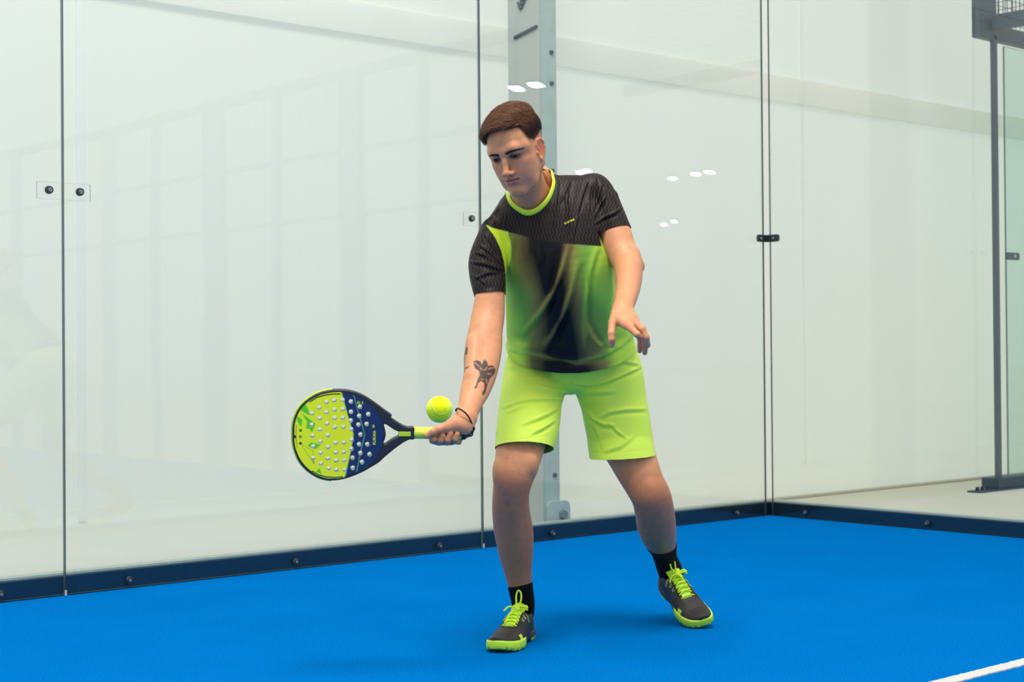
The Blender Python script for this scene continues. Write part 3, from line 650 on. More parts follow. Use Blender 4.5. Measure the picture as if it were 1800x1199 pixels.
    S.cap(px(1150, 886, 4.76), px(1160, 905, 4.80), 0.013, 0.012, 0.02)
    S.ell(px(1118, 850, 4.78), (0.018, 0.035, 0.026), None, 0.02)
    return S

SKIN = np.array(s2l((220, 152, 108)))
def paint_skin(V, N, head=False):
    n = len(V); c = np.tile(SKIN, (n, 1)); u, v = to_px(V)
    rs = np.random.RandomState(1)
    def mix(mask, rgb): 
        m = np.clip(mask, 0, 1)[:, None]; c[:] = c*(1-m)+np.array(s2l(rgb))*m
    if not head:
        # ink on the forearm: a winged figure on two legs, and slivers at the outer edge
        front = ss(-N[:, 2], -0.2, 0.1)
        def P(pts, o=(800, 580), k=8.56): return [(o[0]+x/k, o[1]+y/k) for x, y in pts]
        ink = np.zeros(n)
        for pg in ([(270, 470), (330, 455), (385, 475), (400, 520), (440, 440), (480, 480), (500, 540), (560, 530), (610, 580), (600, 650), (560, 700), (520, 740), (490, 830), (450, 960), (415, 985), (405, 960), (440, 880), (435, 800), (390, 770), (350, 800), (325, 880), (280, 875), (310, 830), (340, 740), (365, 690), (365, 620), (300, 580), (280, 530)],
                   [(165, 265), (190, 250), (185, 360), (150, 380), (140, 520), (132, 560), (134, 420), (150, 330)], [(150, 565), (215, 545), (190, 575), (150, 590), (140, 640), (134, 600)]):
            d_, _ = poly_dist(u, v, P(pg)+P(pg)[:1]); ink = np.maximum(ink, np.clip(0.5+np.where(inside(u, v, P(pg)), d_, -d_)/1.6, 0, 1))
        for pl in ([(290, 490), (330, 520), (360, 545)], [(500, 590), (550, 570), (600, 575)], [(480, 560), (455, 600), (430, 600)], [(380, 570), (400, 600)], [(490, 660), (540, 665)], [(395, 740), (420, 745)], [(470, 740), (480, 800)], [(360, 690), (370, 670)]):
            d, _ = poly_dist(u, v, P(pl)); ink *= 1-0.75*np.exp(-(d/0.9)**2)
        m = (v > 600) & (v < 705) & (u < 885) & (V[:, 2] < 4.55)
        mix(ink*m*front*0.93, (44, 44, 46))
        # redder knees, knuckles and fingertips; graze marks
        for (a, b, r, s_) in ((898, 850, 26, .25), (1148, 875, 26, .25), (853, 592, 16, .12), (1124, 470, 14, .25), (1110, 570, 14, .22), (785, 770, 26, .25), (762, 762, 14, .25), (1130, 610, 16, .3), (1075, 606, 8, .35)):
            mix(s_*np.exp(-((u-a)**2+(v-b)**2)/r**2), (196, 104, 90))
        d = np.hypot((u-891.5)/3.4, (v-877)/5.0); mix(0.75*np.exp(-((d-0.9)/0.35)**2)*front, (222, 190, 192)); mix(0.45*np.exp(-((u-891)**2+(v-883)**2)/36)*front, (140, 66, 66))
        d = np.hypot((u-1166)/4.0, (v-899)/3.0); mix(0.5*np.exp(-((d-0.9)/0.4)**2)*front, (205, 165, 168))
        # skin tone turns darker and browner down the legs
        leg = ss(v, 800, 860); mix(leg*0.58, (158, 96, 62))
    else:
        L = hl(V); x, y, z = L.T; ax_ = np.abs(x)
        def g(cx, cy, cz, r): return np.exp(-((x-cx)**2+(y-cy)**2+(z-cz)**2)/r**2)
        lipm = np.clip(1.25-np.hypot((x-ML[0])/0.0240, (y-ML[1]+0.0765)/(0.0098*(1-0.75*np.clip(ax_/0.027, 0, 1)**1.6))), 0, 0.25)/0.25
        lipm *= (z > 0.070)*(1-ss(y-ML[1], -0.0675, -0.0650))
        mix(lipm*0.65, (198, 92, 76))
        mix(0.9*np.exp(-((y-ML[1]+0.0752)/0.0015)**2)*(ax_ < 0.0245)*(z > 0.075), (78, 30, 32))
        mix(0.30*(g(0, -0.043, 0.104, 0.017)+g(0.046, -0.03, 0.06, 0.02)+g(-0.046, -0.03, 0.06, 0.02)), (204, 110, 96))
        for s_ in (-1, 1):
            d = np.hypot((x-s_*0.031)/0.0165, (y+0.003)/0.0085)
            mix(0.65*(1-ss(d, 0.75, 1.6))*(z > 0.055), (128, 80, 70))  # eye-socket shade painted into the skin together with the lid pigment
            mix(0.85*np.exp(-((np.hypot((x-s_*0.031)/0.0138, (y+0.0030)/0.0056)-1.0)/0.16)**2)*(z > 0.06)*(y > -0.004), (40, 24, 20))
            mix(0.45*np.exp(-((x-s_*0.073)**2/0.012**2+(y+0.020)**2/0.034**2+(z+0.000)**2/0.024**2)), (222, 84, 66))
        # shaved jaw shadow and faded sides of the haircut
        mix(0.14*ss(-y, 0.060, 0.085)*(z > 0.01)*(1-lipm), (120, 96, 88))
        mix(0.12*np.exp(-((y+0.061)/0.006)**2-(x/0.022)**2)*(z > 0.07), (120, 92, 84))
        side = ss(0.030-z, 0.0, 0.022)*ss(y+0.004*0, -0.030+0.0, 0.045)
        mix(np.clip(side*0.9, 0, 0.85)*(np.hypot(ax_-0.084, y*0.3) > 0.0), (84, 60, 50)) if False else None
        fade = ss(y-0.004+0.20*np.clip(z, -0.02, 0.05), 0.0, 0.034)*(1-ss(z, 0.040, 0.052))*(ax_ > 0.03)*(1-np.exp(-((x*x-0.083**2)**2)/1e-6)*0)
        ear = np.exp(-((ax_-0.075)**2/0.008**2)) * (y < 0.008)
        mix(fade*0.85*(1-0.8*ear), (88, 64, 54))
        scalp = ss(y, 0.060, 0.080)*(1-ss(z, 0.062, 0.072)); mix(scalp*0.9, (70, 48, 38))
        back = ss(-z, 0.02, 0.05)*ss(y, -0.03, 0.02); mix(back*0.8, (84, 60, 50))
    return c
def skin_mat():
    m = bpy.data.materials.new('skin'); m.use_nodes = True; n = m.node_tree.nodes; L = m.node_tree.links; b = n['Principled BSDF']
    a = n.new('ShaderNodeAttribute'); a.attribute_name = 'paint'
    t = n.new('ShaderNodeTexCoord'); x = n.new('ShaderNodeTexNoise'); x.inputs['Scale'].default_value = 55; x.inputs['Detail'].default_value = 5; L.new(t.outputs['Object'], x.inputs['Vector'])
    mr = n.new('ShaderNodeMapRange'); mr.inputs[1].default_value = 0.3; mr.inputs[2].default_value = 0.7; mr.inputs[3].default_value = 0.93; mr.inputs[4].default_value = 1.07; L.new(x.outputs[0], mr.inputs[0])
    v = n.new('ShaderNodeVectorMath'); v.operation = 'SCALE'; L.new(a.outputs['Color'], v.inputs[0]); L.new(mr.outputs[0], v.inputs['Scale']); L.new(v.outputs[0], b.inputs['Base Color'])
    b.inputs['Roughness'].default_value = 0.48; b.inputs['Specular IOR Level'].default_value = 0.4
    b.inputs['Subsurface Weight'].default_value = 0.12; b.inputs['Subsurface Radius'].default_value = (1.0, 0.35, 0.2); b.inputs['Subsurface Scale'].default_value = 0.008
    p = n.new('ShaderNodeTexNoise'); p.inputs['Scale'].default_value = 420; p.inputs['Detail'].default_value = 2; L.new(t.outputs['Object'], p.inputs['Vector'])
    bb = n.new('ShaderNodeBump'); bb.inputs['Strength'].default_value = 0.15; bb.inputs['Distance'].default_value = 0.0008; L.new(p.outputs[0], bb.inputs['Height']); L.new(bb.outputs[0], b.inputs['Normal'])
    return m
M_skin = skin_mat()
import time as _time
_t0 = _time.time()
PERSON_LOC = to_world(px(985, 1120, 4.75)); PERSON_LOC = (float(PERSON_LOC[0]), float(PERSON_LOC[1]), 0.0)
person = empty('person', PERSON_LOC)
tag(person, 'person in black and lime sports shirt and lime shorts, leaning forward with a padel racket', 'person')
def pchild(name, me, m, parent=None, smooth=True):
    o = link(name, me, parent or person, m)
    if parent is None: o.matrix_parent_inverse = Matrix.Translation(-Vector(PERSON_LOC))
    if smooth: me.polygons.foreach_set('use_smooth', [True]*len(me.polygons))
    return o
Sh = head_sdf(); Vh, Qh = Sh.mesh(0.0013); Qh = fix_orient(Vh, Qh)
# keep only the neck stub that disappears inside the collar
Vh = smooth_verts(Vh, Qh, 2, 0.4); Nh = -vnormals(Vh, Qh); Ch = paint_skin(Vh, Nh, True)
Sb = body_sdf(); Vb, Qb = Sb.mesh(0.0021); Qb = fix_orient(Vb, Qb); Vb = smooth_verts(Vb, Qb, 2, 0.5); Nb = -vnormals(Vb, Qb)
Cb = paint_skin(Vb, Nb, False)
V = np.concatenate([Vb, Vh]); Q = np.concatenate([Qb, Qh+len(Vb)]); C_ = np.concatenate([Cb, Ch])
pchild('body', np_mesh('body', V, Q, C_), M_skin)
print('body', len(V), _time.time()-_t0)
# eyes
M_eye = bpy.data.materials.new('eye'); M_eye.use_nodes = True
_n = M_eye.node_tree.nodes; _a = _n.new('ShaderNodeAttribute'); _a.attribute_name = 'paint'; M_eye.node_tree.links.new(_a.outputs['Color'], _n['Principled BSDF'].inputs['Base Color']); _n['Principled BSDF'].inputs['Roughness'].default_value = 0.12; _n['Principled BSDF'].inputs['Specular IOR Level'].default_value = 0.25
look = np.array([0.0, -0.34, 1.0]); look /= np.linalg.norm(look)
for s_ in (-1, 1):
    bm = bmesh.new(); bmesh.ops.create_uvsphere(bm, u_segments=48, v_segments=32, radius=0.0121)
    P_ = np.array([v.co[:] for v in bm.verts]); me = bpy.data.meshes.new('eye')
    dd = P_ @ look/0.0121
    col = np.where(dd[:, None] > 0.985, np.array([[0.004, 0.003, 0.003]]), np.where(dd[:, None] > 0.83, np.array([[0.018, 0.009, 0.005]]), np.array([[0.22, 0.18, 0.165]])))
    Wp = to_world(HO+(P_+np.array([s_*0.0310, -0.0012, 0.0702])) @ HR.T)
    for v, w in zip(bm.verts, Wp): v.co = w
    bm.normal_update(); bm.to_mesh(me); bm.free()
    a = me.attributes.new('paint', 'FLOAT_COLOR', 'POINT'); a.data.foreach_set('color', np.concatenate([col, np.ones((len(col), 1))], 1).astype(np.float32).ravel())
    pchild('eye', me, M_eye)

# ================================================================ clothes
def cut(V, Q, cuts):
    """open a closed surface: cuts = (three plane points, a point on the removed side, centre, radius)"""
    kill = np.zeros(len(V), bool); sd_all = np.full(len(V), -1.0); P2 = V.copy()
    loops = []
    for (a, b, c, out, cen, rad) in cuts:
        n = np.cross(b-a, c-a); n /= np.linalg.norm(n)
        if (out-a)@n < 0: n = -n
        s_ = (V-a)@n; m = (rad(V) if callable(rad) else (np.linalg.norm(V-cen, axis=1) < rad)) & (s_ > 0)
        kill |= m; P2[m] = V[m]-n*s_[m][:, None]
        loops.append((m, n, a))
    fk = kill[Q].all(1); Q = Q[~fk]; used = np.zeros(len(V), bool); used[Q.ravel()] = True
    rims = [np.nonzero(m & used)[0] for m, _, _ in loops]
    idx = np.cumsum(used)-1; return P2[used], idx[Q], [idx[r] for r in rims]
def boundary_smooth(V, Q, it=3):
    E = np.concatenate([Q[:, [0, 1]], Q[:, [1, 2]], Q[:, [2, 3]], Q[:, [3, 0]]]); Es = np.sort(E, 1); K = Es[:, 0].astype(np.int64)*len(V)+Es[:, 1]
    u_, c_ = np.unique(K, return_counts=True); b = u_[c_ == 1]; A = np.stack([b//len(V), b % len(V)], 1)
    for _ in range(it):
        S = np.zeros_like(V); n = np.zeros(len(V))
        for k in range(3): S[:, k] = np.bincount(A[:, 0], V[A[:, 1], k], len(V))+np.bincount(A[:, 1], V[A[:, 0], k], len(V))
        n = np.bincount(A[:, 0], minlength=len(V))+np.bincount(A[:, 1], minlength=len(V)); m = n == 2
        V = V.copy(); V[m] = 0.5*V[m]+0.5*S[m]/2
    return V
# ---- shirt
col_cut = (px(891, 346, 4.575), px(931, 381, 4.525), px(978, 309, 4.605), px(925, 290, 4.56), px(935, 335, 4.59), 0.115)
_cn = np.cross(col_cut[1]-col_cut[0], col_cut[2]-col_cut[0]); _cn /= np.linalg.norm(_cn)
if (col_cut[3]-col_cut[0])@_cn < 0: _cn = -_cn
_c1 = col_cut[2]-col_cut[0]; _c1 -= (_c1@_cn)*_cn; _c1 /= np.linalg.norm(_c1); _c2 = np.cross(_cn, _c1)
S = Sdf()
_cm0 = (col_cut[0]+col_cut[2])/2; _h = (_cm0-col_cut[1])@_c2; _sg = 1 if _h > 0 else -1
_cc = _cm0+_c2*_sg*(-abs(_h)+0.094)
S.ell(_cc-_cn*0.008, (0.0745, 0.096, 0.030), np.stack([_c1, _c2, _cn], 1), 0.028)
S.tube(secs([(876, 378, 1046, 335, 4.63, 0.070), (866, 408, 1066, 365, 4.62, 0.092), (870, 440, 1074, 405, 4.62, 0.108), (880, 472, 1079, 445, 4.63, 0.120), (888, 510, 1082, 490, 4.66, 0.124), (889, 550, 1084, 540, 4.71, 0.122), (889, 585, 1098, 575, 4.76, 0.124), (890, 610, 1114, 602, 4.80, 0.130), (892, 650, 1117, 640, 4.82, 0.132)]), 0.02)
S.cap(px(925, 362, 4.60), px(866, 412, 4.59), 0.056, 0.040, 0.03); S.cap(px(965, 352, 4.63), px(1045, 338, 4.64), 0.064, 0.052, 0.03)
S.tube(secs([(846, 402, 882, 404, 4.58, 0.044), (834, 428, 889, 430, 4.565, 0.050), (824, 456, 890, 460, 4.55, 0.054), (824.5, 478, 890, 482, 4.53, 0.055), (829, 500, 890, 502, 4.51, 0.053), (834, 521, 889.5, 518, 4.50, 0.051), (836, 540, 890, 536, 4.48, 0.051)]), 0.012)
S.tube(secs([(1018, 345, 1068, 322, 4.64, 0.052), (1030, 362, 1084, 341, 4.635, 0.056), (1041, 384, 1094, 362, 4.625, 0.055), (1051, 408, 1106, 392, 4.61, 0.053), (1056, 428, 1114, 410, 4.60, 0.053)]), 0.014)
S.ell(px(898, 607, 4.80), (0.016, 0.014, 0.02), None, 0.008)
Vs, Qs = S.mesh(0.0023); Qs = fix_orient(Vs, Qs); Vs = smooth_verts(Vs, Qs, 3, 0.5)
def zz(pts, o, k): return [(o[0]+x/k, o[1]+y/k) for x, y in pts]
def apply_creases(V, Q, L):
    N = smooth_verts(-vnormals(V, Q), Q, 2); u, v = to_px(V)
    for pts, amp, w in L: V = crease(V, N, u, v, pts, amp, w)
    return V
Z2 = lambda p: zz(p, (780, 280), 3.0); Z6 = lambda p: zz(p, (970, 290), 5.71); Z7 = lambda p: zz(p, (810, 340), 6.0)
L = []
def fold(pts, amp, w, dx=1.6):   # ridge with a valley beside it
    amp *= 1.7; w *= 1.15
    L.append((pts, amp, w)); L.append(([(x+dx*w, y+0.35*dx*w) for x, y in pts], -amp*0.75, w*0.9))
fold(Z2([(655, 450), (625, 560), (575, 700), (500, 820), (420, 920)]), 0.0075, 5)
fold(Z2([(700, 560), (665, 700), (620, 830), (570, 930), (520, 990)]), 0.0080, 5)
fold(Z2([(800, 480), (765, 600), (745, 740), (738, 880), (745, 1020)]), 0.0060, 4.5)
fold(Z2([(620, 600), (590, 760), (560, 900)]), 0.005, 7)
fold(Z2([(880, 990), (820, 975), (775, 930), (750, 860)]), 0.008, 5)
fold(Z2([(350, 940), (420, 985), (520, 1005), (600, 960)]), 0.008, 5)
fold(Z2([(360, 420), (345, 500), (350, 580)]), 0.0045, 3)
fold(Z2([(490, 440), (500, 520), (480, 620)]), 0.0035, 4)
fold(Z2([(430, 420), (440, 540)]), 0.003, 3)
fold(Z2([(560, 470), (540, 640), (520, 760)]), 0.004, 7)
fold(Z2([(870, 520), (880, 700), (860, 850), (830, 930)]), 0.004, 6)
L.append((Z2([(345, 1000), (450, 1020), (560, 1038), (700, 1062), (830, 1035), (930, 985), (1000, 925)]), 0.006, 5.5)); L.append((Z2([(350, 1018), (450, 1042), (560, 1060), (700, 1084), (830, 1058), (930, 1008), (1005, 945)]), -0.006, 4))
fold(Z2([(560, 1000), (640, 1045), (720, 1055)]), 0.004, 4)
# sleeves and yoke
for p, a, w in (([(90, 720), (250, 745), (380, 790), (460, 800)], 0.0045, 2.4), ([(190, 540), (300, 620), (400, 720), (465, 790)], 0.0045, 2.6), ([(150, 620), (260, 660), (330, 720)], 0.004, 2.4), ([(150, 900), (280, 840), (420, 830)], 0.0035, 2.6), ([(250, 430), (340, 560), (430, 700)], 0.004, 2.6), ([(130, 860), (190, 900), (250, 960)], 0.003, 2.5), ([(380, 120), (430, 240), (420, 340)], 0.003, 2.4), ([(440, 110), (470, 240), (480, 370)], 0.003, 2.2), ([(400, 150), (350, 220), (250, 310)], 0.003, 2.4)): L.append((Z7(p), a*1.3, w)); L.append((Z7([(x+6, y+24) for x, y in p]), -a*1.1, w))
for p, a, w in (([(530, 330), (470, 420), (430, 520)], 0.005, 2.4), ([(700, 430), (620, 490), (520, 530), (430, 590)], 0.005, 2.4), ([(350, 170), (300, 320), (260, 480)], 0.0045, 2.6), ([(440, 120), (425, 300), (420, 480)], 0.0045, 2.4), ([(500, 190), (465, 330), (430, 430)], 0.004, 2.2), ([(390, 200), (370, 340), (380, 500)], 0.0035, 2.2), ([(170, 180), (150, 330), (160, 520), (180, 760)], 0.0045, 3.2), ([(180, 160), (120, 300), (80, 380)], 0.003, 2.6), ([(260, 500), (230, 640), (200, 780)], 0.003, 3), ([(640, 240), (650, 290), (690, 370)], 0.003, 2), ([(560, 250), (640, 330), (690, 420)], 0.0025, 3), ([(60, 160), (40, 400), (30, 700)], 0.003, 3)): L.append((Z6(p), a*1.3, w)); L.append((Z6([(x+22, y+8) for x, y in p]), -a*1.1, w))
Vs = apply_creases(Vs, Qs, L)

# neckline: outer edge of the lime band, its front depth taken from the cloth it lies on
NECK = [(890, 340, 0), (891.5, 349, 0), (896, 358, 0), (906, 368, 0), (923, 377.5, 0), (940, 375.5, 0), (958, 362, 0), (970, 344, 0), (975.5, 324, 0), (973, 308, 0), (968, 301, 4.665), (945, 300, 4.705), (912, 312, 4.685), (894, 328, 4.62)]
def loopcr(P, m=9):
    P = np.array(P, float); n_ = len(P); out = []
    for i in range(n_):
        p_0, p1, p2, p3 = P[i-1], P[i], P[(i+1) % n_], P[(i+2) % n_]
        for t_ in np.arange(m)/m: out.append(0.5*((2*p1)+(-p_0+p2)*t_+(2*p_0-5*p1+4*p2-p3)*t_*t_+(-p_0+3*p1-3*p2+p3)*t_**3))
    return np.array(out)
_us, _vs = to_px(Vs); _nk = []
for a_, b_, d_ in NECK:
    if d_ == 0:
        m_ = (np.hypot(_us-a_, _vs-b_) < 3.0); d_ = float(np.percentile(Vs[m_, 2], 4)) if m_.any() else 4.6
    _nk.append((a_, b_, min(d_, 4.71)))
print('neck', [round(x[2], 3) for x in _nk])
NL = loopcr(_nk); NP = [(float(a_), float(b_)) for a_, b_, _ in NL]
def cut_px(V, Q, poly, dmax):
    u_, v_ = to_px(V); m = inside(u_, v_, poly) & (V[:, 2] < dmax); P2 = V.copy(); fk = m[Q].all(1); Q2 = Q[~fk]; used = np.zeros(len(V), bool); used[Q2.ravel()] = True
    e = np.nonzero(m & used)[0]; pp = np.array(poly+poly[:1]); best = np.full(len(e), 1e9); bu = u_[e].copy(); bv = v_[e].copy()
    for i in range(len(pp)-1):
        a, b = pp[i], pp[i+1]; ab = b-a; t_ = np.clip(((u_[e]-a[0])*ab[0]+(v_[e]-a[1])*ab[1])/(ab@ab+1e-9), 0, 1); cu, cv = a[0]+t_*ab[0], a[1]+t_*ab[1]; d = np.hypot(u_[e]-cu, v_[e]-cv); k = d < best; best[k] = d[k]; bu[k] = cu[k]; bv[k] = cv[k]
    D_ = V[e, 2]; P2[e] = np.stack([(bu-900)/F*D_, -(bv-599.5)/F*D_, D_], 1); idx = np.cumsum(used)-1; return P2[used], idx[Q2]
Vs, Qs = cut_px(Vs, Qs, NP, 4.70)
Vs, Qs, rims = cut(Vs, Qs, [
    (px(834, 521, 4.50), px(890, 516, 4.50), px(862, 511.5, 4.452), px(860, 560, 4.47), px(862, 528, 4.49), 0.075),
    (px(1054, 416, 4.605), px(1110, 402.5, 4.62), px(1081, 399.5, 4.56), px(1090, 440, 4.58), px(1084, 412, 4.60), 0.078),
    (px(892, 608, 4.82), px(1114, 601, 4.82), px(1014, 657, 4.685), px(1005, 720, 4.80), px(1005, 650, 4.80), 0.26)])
Vs = boundary_smooth(Vs, Qs, 12); Ns = -vnormals(Vs, Qs)
uvs = np.stack(to_px(Vs), 1); u, v = uvs.T; n = len(Vs)
def soft(pts, w=0.9):
    d, _ = poly_dist(u, v, list(pts)+[pts[0]]); return np.clip(0.5+np.where(inside(u, v, pts), d, -d)/(2*w), 0, 1)
black = np.array(s2l((25, 20, 19))); cs = np.tile(black, (n, 1)); pat = np.zeros(n)
yoke = [(700, 380), (856, 396), (866, 401), (885, 405.5), (898, 409), (925, 416), (955, 423), (990, 428), (1030, 431), (1066, 433.5), (1300, 436)]
yv = np.interp(u, [p[0] for p in yoke], [p[1] for p in yoke])
ax_ = np.interp(v, [395, 405, 418, 440, 462, 480, 500, 530], [853, 862, 871, 881, 887, 889, 889, 889])
right_sleeve = soft( [(1052, 415), (1046, 380), (1036, 340), (1045, 290), (1150, 290), (1150, 417), (1108, 410), (1080, 405)])
body_ = np.clip(0.5+(v-yv)/1.8, 0, 1)*np.maximum(np.clip(0.5+(u-ax_)/1.8, 0, 1), (v > 532))*(1-right_sleeve)
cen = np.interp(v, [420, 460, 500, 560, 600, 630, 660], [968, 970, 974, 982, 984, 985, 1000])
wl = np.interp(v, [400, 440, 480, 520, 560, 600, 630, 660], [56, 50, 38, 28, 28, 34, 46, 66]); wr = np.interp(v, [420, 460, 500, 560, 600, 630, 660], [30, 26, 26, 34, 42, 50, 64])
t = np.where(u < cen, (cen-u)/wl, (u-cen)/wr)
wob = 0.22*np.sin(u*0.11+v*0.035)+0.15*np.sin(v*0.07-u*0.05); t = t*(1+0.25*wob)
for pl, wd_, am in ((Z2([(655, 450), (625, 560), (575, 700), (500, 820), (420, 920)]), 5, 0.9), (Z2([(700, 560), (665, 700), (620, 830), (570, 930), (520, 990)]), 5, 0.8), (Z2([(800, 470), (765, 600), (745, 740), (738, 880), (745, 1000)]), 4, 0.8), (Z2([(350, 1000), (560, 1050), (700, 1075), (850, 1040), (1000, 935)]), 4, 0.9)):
    d_, p_ = poly_dist(u, v, pl); t = t+am*np.exp(-(d_/wd_)**2)*np.sin(np.pi*p_)*(t < 2.2)  # olive fold highlights painted into the shirt colour along the fold lines
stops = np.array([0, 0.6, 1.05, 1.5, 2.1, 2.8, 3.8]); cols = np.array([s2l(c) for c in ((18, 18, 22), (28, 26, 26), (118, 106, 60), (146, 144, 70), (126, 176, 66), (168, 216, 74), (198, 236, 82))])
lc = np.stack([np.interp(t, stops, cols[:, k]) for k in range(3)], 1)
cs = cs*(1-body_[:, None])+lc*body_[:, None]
# lower edges run to yellow-lime at the sides
m = (body_*ss(v, 588, 606)*ss(np.abs(u-1000), 62, 92))[:, None]; cs = cs*(1-m)+np.array(s2l((214, 246, 78)))*m
lime = soft( [(855, 396), (866, 401), (885, 405.5), (893, 407.5), (896, 420), (899, 436), (899, 450), (896, 462), (892, 472), (889, 482), (886.5, 462), (881, 440), (871, 418), (862, 405)])
cs = cs*(1-lime[:, None])+np.array(s2l((220, 244, 60)))*lime[:, None]
solid = soft([(893, 350), (868, 378), (857, 396), (848, 398), (836, 398), (850, 372), (880, 340)])+soft([(974, 290), (1046, 290), (1044, 305), (1036, 309), (1022, 313), (1014, 318), (1006, 316), (996, 313), (978, 311)])
pat = (1-np.clip(body_+lime+solid, 0, 1))
# thin lime edging on the seam beside the sleeve
d, _t = poly_dist(u, v, [(899, 452), (903, 442), (901, 425), (898, 410)]); m = (np.clip(1.4-d, 0, 1)*body_)[:, None]; cs = cs*(1-m)+np.array(s2l((110, 150, 50)))*m
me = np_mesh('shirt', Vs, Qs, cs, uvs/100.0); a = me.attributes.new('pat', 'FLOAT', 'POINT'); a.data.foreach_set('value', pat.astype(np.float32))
def shirt_mat():
    m = bpy.data.materials.new('printed_sports_cloth'); m.use_nodes = True; n = m.node_tree.nodes; L = m.node_tree.links; b = n['Principled BSDF']
    A = n.new('ShaderNodeAttribute'); A.attribute_name = 'paint'; Pn = n.new('ShaderNodeAttribute'); Pn.attribute_name = 'pat'; U = n.new('ShaderNodeAttribute'); U.attribute_name = 'cloth_uv'
    sp = n.new('ShaderNodeSeparateXYZ'); L.new(U.outputs['Vector'], sp.inputs[0])
    def M(op, a, b_=None, c=None):
        x = n.new('ShaderNodeMath'); x.operation = op
        for i, q in enumerate((a, b_, c)):
            if q is None: continue
            if isinstance(q, (int, float)): x.inputs[i].default_value = q
            else: L.new(q, x.inputs[i])
        return x.outputs[0]
    # rows of slanted bolts: x sheared by a zigzag in y
    y = M('MULTIPLY', sp.outputs[1], 100/13.0); tri = M('ABSOLUTE', M('SUBTRACT', M('MULTIPLY', M('FRACT', y), 2.0), 1.0))
    x = M('ADD', M('MULTIPLY', sp.outputs[0], 100/6.0), M('MULTIPLY', tri, 0.55)); x2 = M('ADD', x, M('MULTIPLY', y, 0.42))
    w = M('ABSOLUTE', M('SUBTRACT', M('FRACT', x2), 0.5)); ln = M('LESS_THAN', w, 0.17)
    nz = n.new('ShaderNodeTexNoise'); nz.inputs['Scale'].default_value = 9; L.new(U.outputs['Vector'], nz.inputs['Vector'])
    k = M('MULTIPLY', M('MULTIPLY', ln, Pn.outputs['Fac']), M('ADD', M('MULTIPLY', nz.outputs[0], 1.2), 0.15))
    mx = n.new('ShaderNodeMix'); mx.data_type = 'RGBA'; L.new(k, mx.inputs[0]); L.new(A.outputs['Color'], mx.inputs[6]); mx.inputs[7].default_value = (*s2l((66, 53, 49)), 1)
    L.new(mx.outputs[2], b.inputs['Base Color']); b.inputs['Roughness'].default_value = 0.5; b.inputs['Specular IOR Level'].default_value = 0.2
    return m
M_shirt = shirt_mat()
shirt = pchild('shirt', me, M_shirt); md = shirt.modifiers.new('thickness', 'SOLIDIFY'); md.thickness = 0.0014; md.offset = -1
# neck band along the opening
M_lime = mat('lime_knit', s2l((216, 247, 64)), 0.6, sheen=0.1, spec=0.3)
def ring_from(V, idx, cen, n_out=140):
    P = V[idx]; a, b, c = col_cut[:3]; nn = np.cross(b-a, c-a); nn /= np.linalg.norm(nn); e1 = (c-a)-((c-a)@nn)*nn; e1 /= np.linalg.norm(e1); e2 = np.cross(nn, e1)
    m = P.mean(0); ang = np.arctan2((P-m)@e2, (P-m)@e1); r = np.linalg.norm(P-m, axis=1); o = np.argsort(ang); ang, r = ang[o], r[o]
    th = np.linspace(-np.pi, np.pi, n_out, endpoint=False)
    R_ = np.array([r[np.argsort(np.abs((ang-t_+np.pi) % (2*np.pi)-np.pi))[:6]].mean() for t_ in th])
    for _ in range(3): R_ = (np.roll(R_, 1)+R_+np.roll(R_, -1))/3
    return m+R_[:, None]*(np.cos(th)[:, None]*e1+np.sin(th)[:, None]*e2), nn, m
ring = np.array([px(a_, b_, d_-0.0012) for a_, b_, d_ in NL]); nn = _cn; mc = ring.mean(0)
def band(ring, nn, mc, up, inw, th):
    up_ = nn if (col_cut[3]-col_cut[0])@nn > 0 else -nn; n = len(ring); secs_ = []
    for off_u, off_i in ((-0.003, -0.0022), (up*0.45, -0.0022+0.1*inw), (up, inw*0.55), (up, inw*0.55+th), (up*0.45, th+0.2*inw), (-0.003, th)):
        o = ring-mc; o = o/np.linalg.norm(o, axis=1)[:, None]; secs_.append(ring+up_*off_u-o*off_i)
    Vr = np.concatenate(secs_); k = len(secs_); Q_ = []
    for j in range(k):
        for i in range(n): Q_.append([j*n+i, j*n+(i+1) % n, ((j+1) % k)*n+(i+1) % n, ((j+1) % k)*n+i])
    return Vr, np.array(Q_)
Vr, Qr = band(ring, nn, mc, 0.0150, 0.012, 0.0022); Qr = fix_orient(Vr, Qr); o = pchild('neck_band', np_mesh('neck_band', Vr, Qr), M_lime)
o.modifiers.new('s', 'SUBSURF').render_levels = 1
# ---- shorts
S = Sdf()
S.tube(secs([(898, 596, 1108, 588, 4.82, 0.108), (896, 618, 1113, 610, 4.835, 0.118), (893, 627, 1119, 620, 4.845, 0.122)]), 0.010)
S.tube(secs([(888, 640, 1004, 650, 4.855, 0.112), (884, 664, 998, 674, 4.84, 0.106), (878.5, 700, 988, 708, 4.79, 0.098), (875, 732, 985, 740, 4.74, 0.097), (872, 762, 980, 762, 4.68, 0.090), (870.5, 788, 973, 778, 4.645, 0.088), (869, 815, 968, 800, 4.61, 0.088)]), 0.006)
S.cap(px(1003, 660, 4.86), px(1003, 684, 4.86), 0.034, 0.014, 0.012)
S.tube(secs([(1000, 650, 1126, 638, 4.865, 0.112), (1008, 676, 1132, 664, 4.87, 0.108), (1020, 710, 1136.5, 700, 4.87, 0.102), (1026, 740, 1142, 730, 4.86, 0.095), (1031, 765, 1146, 758, 4.85, 0.090), (1033.5, 786, 1149, 780, 4.84, 0.087), (1036, 806, 1152, 799, 4.82, 0.086), (1038, 830, 1156, 822, 4.80, 0.086)]), 0.008)
Vp, Qp = S.mesh(0.0023); Qp = fix_orient(Vp, Qp); Vp = smooth_verts(Vp, Qp, 3, 0.5)
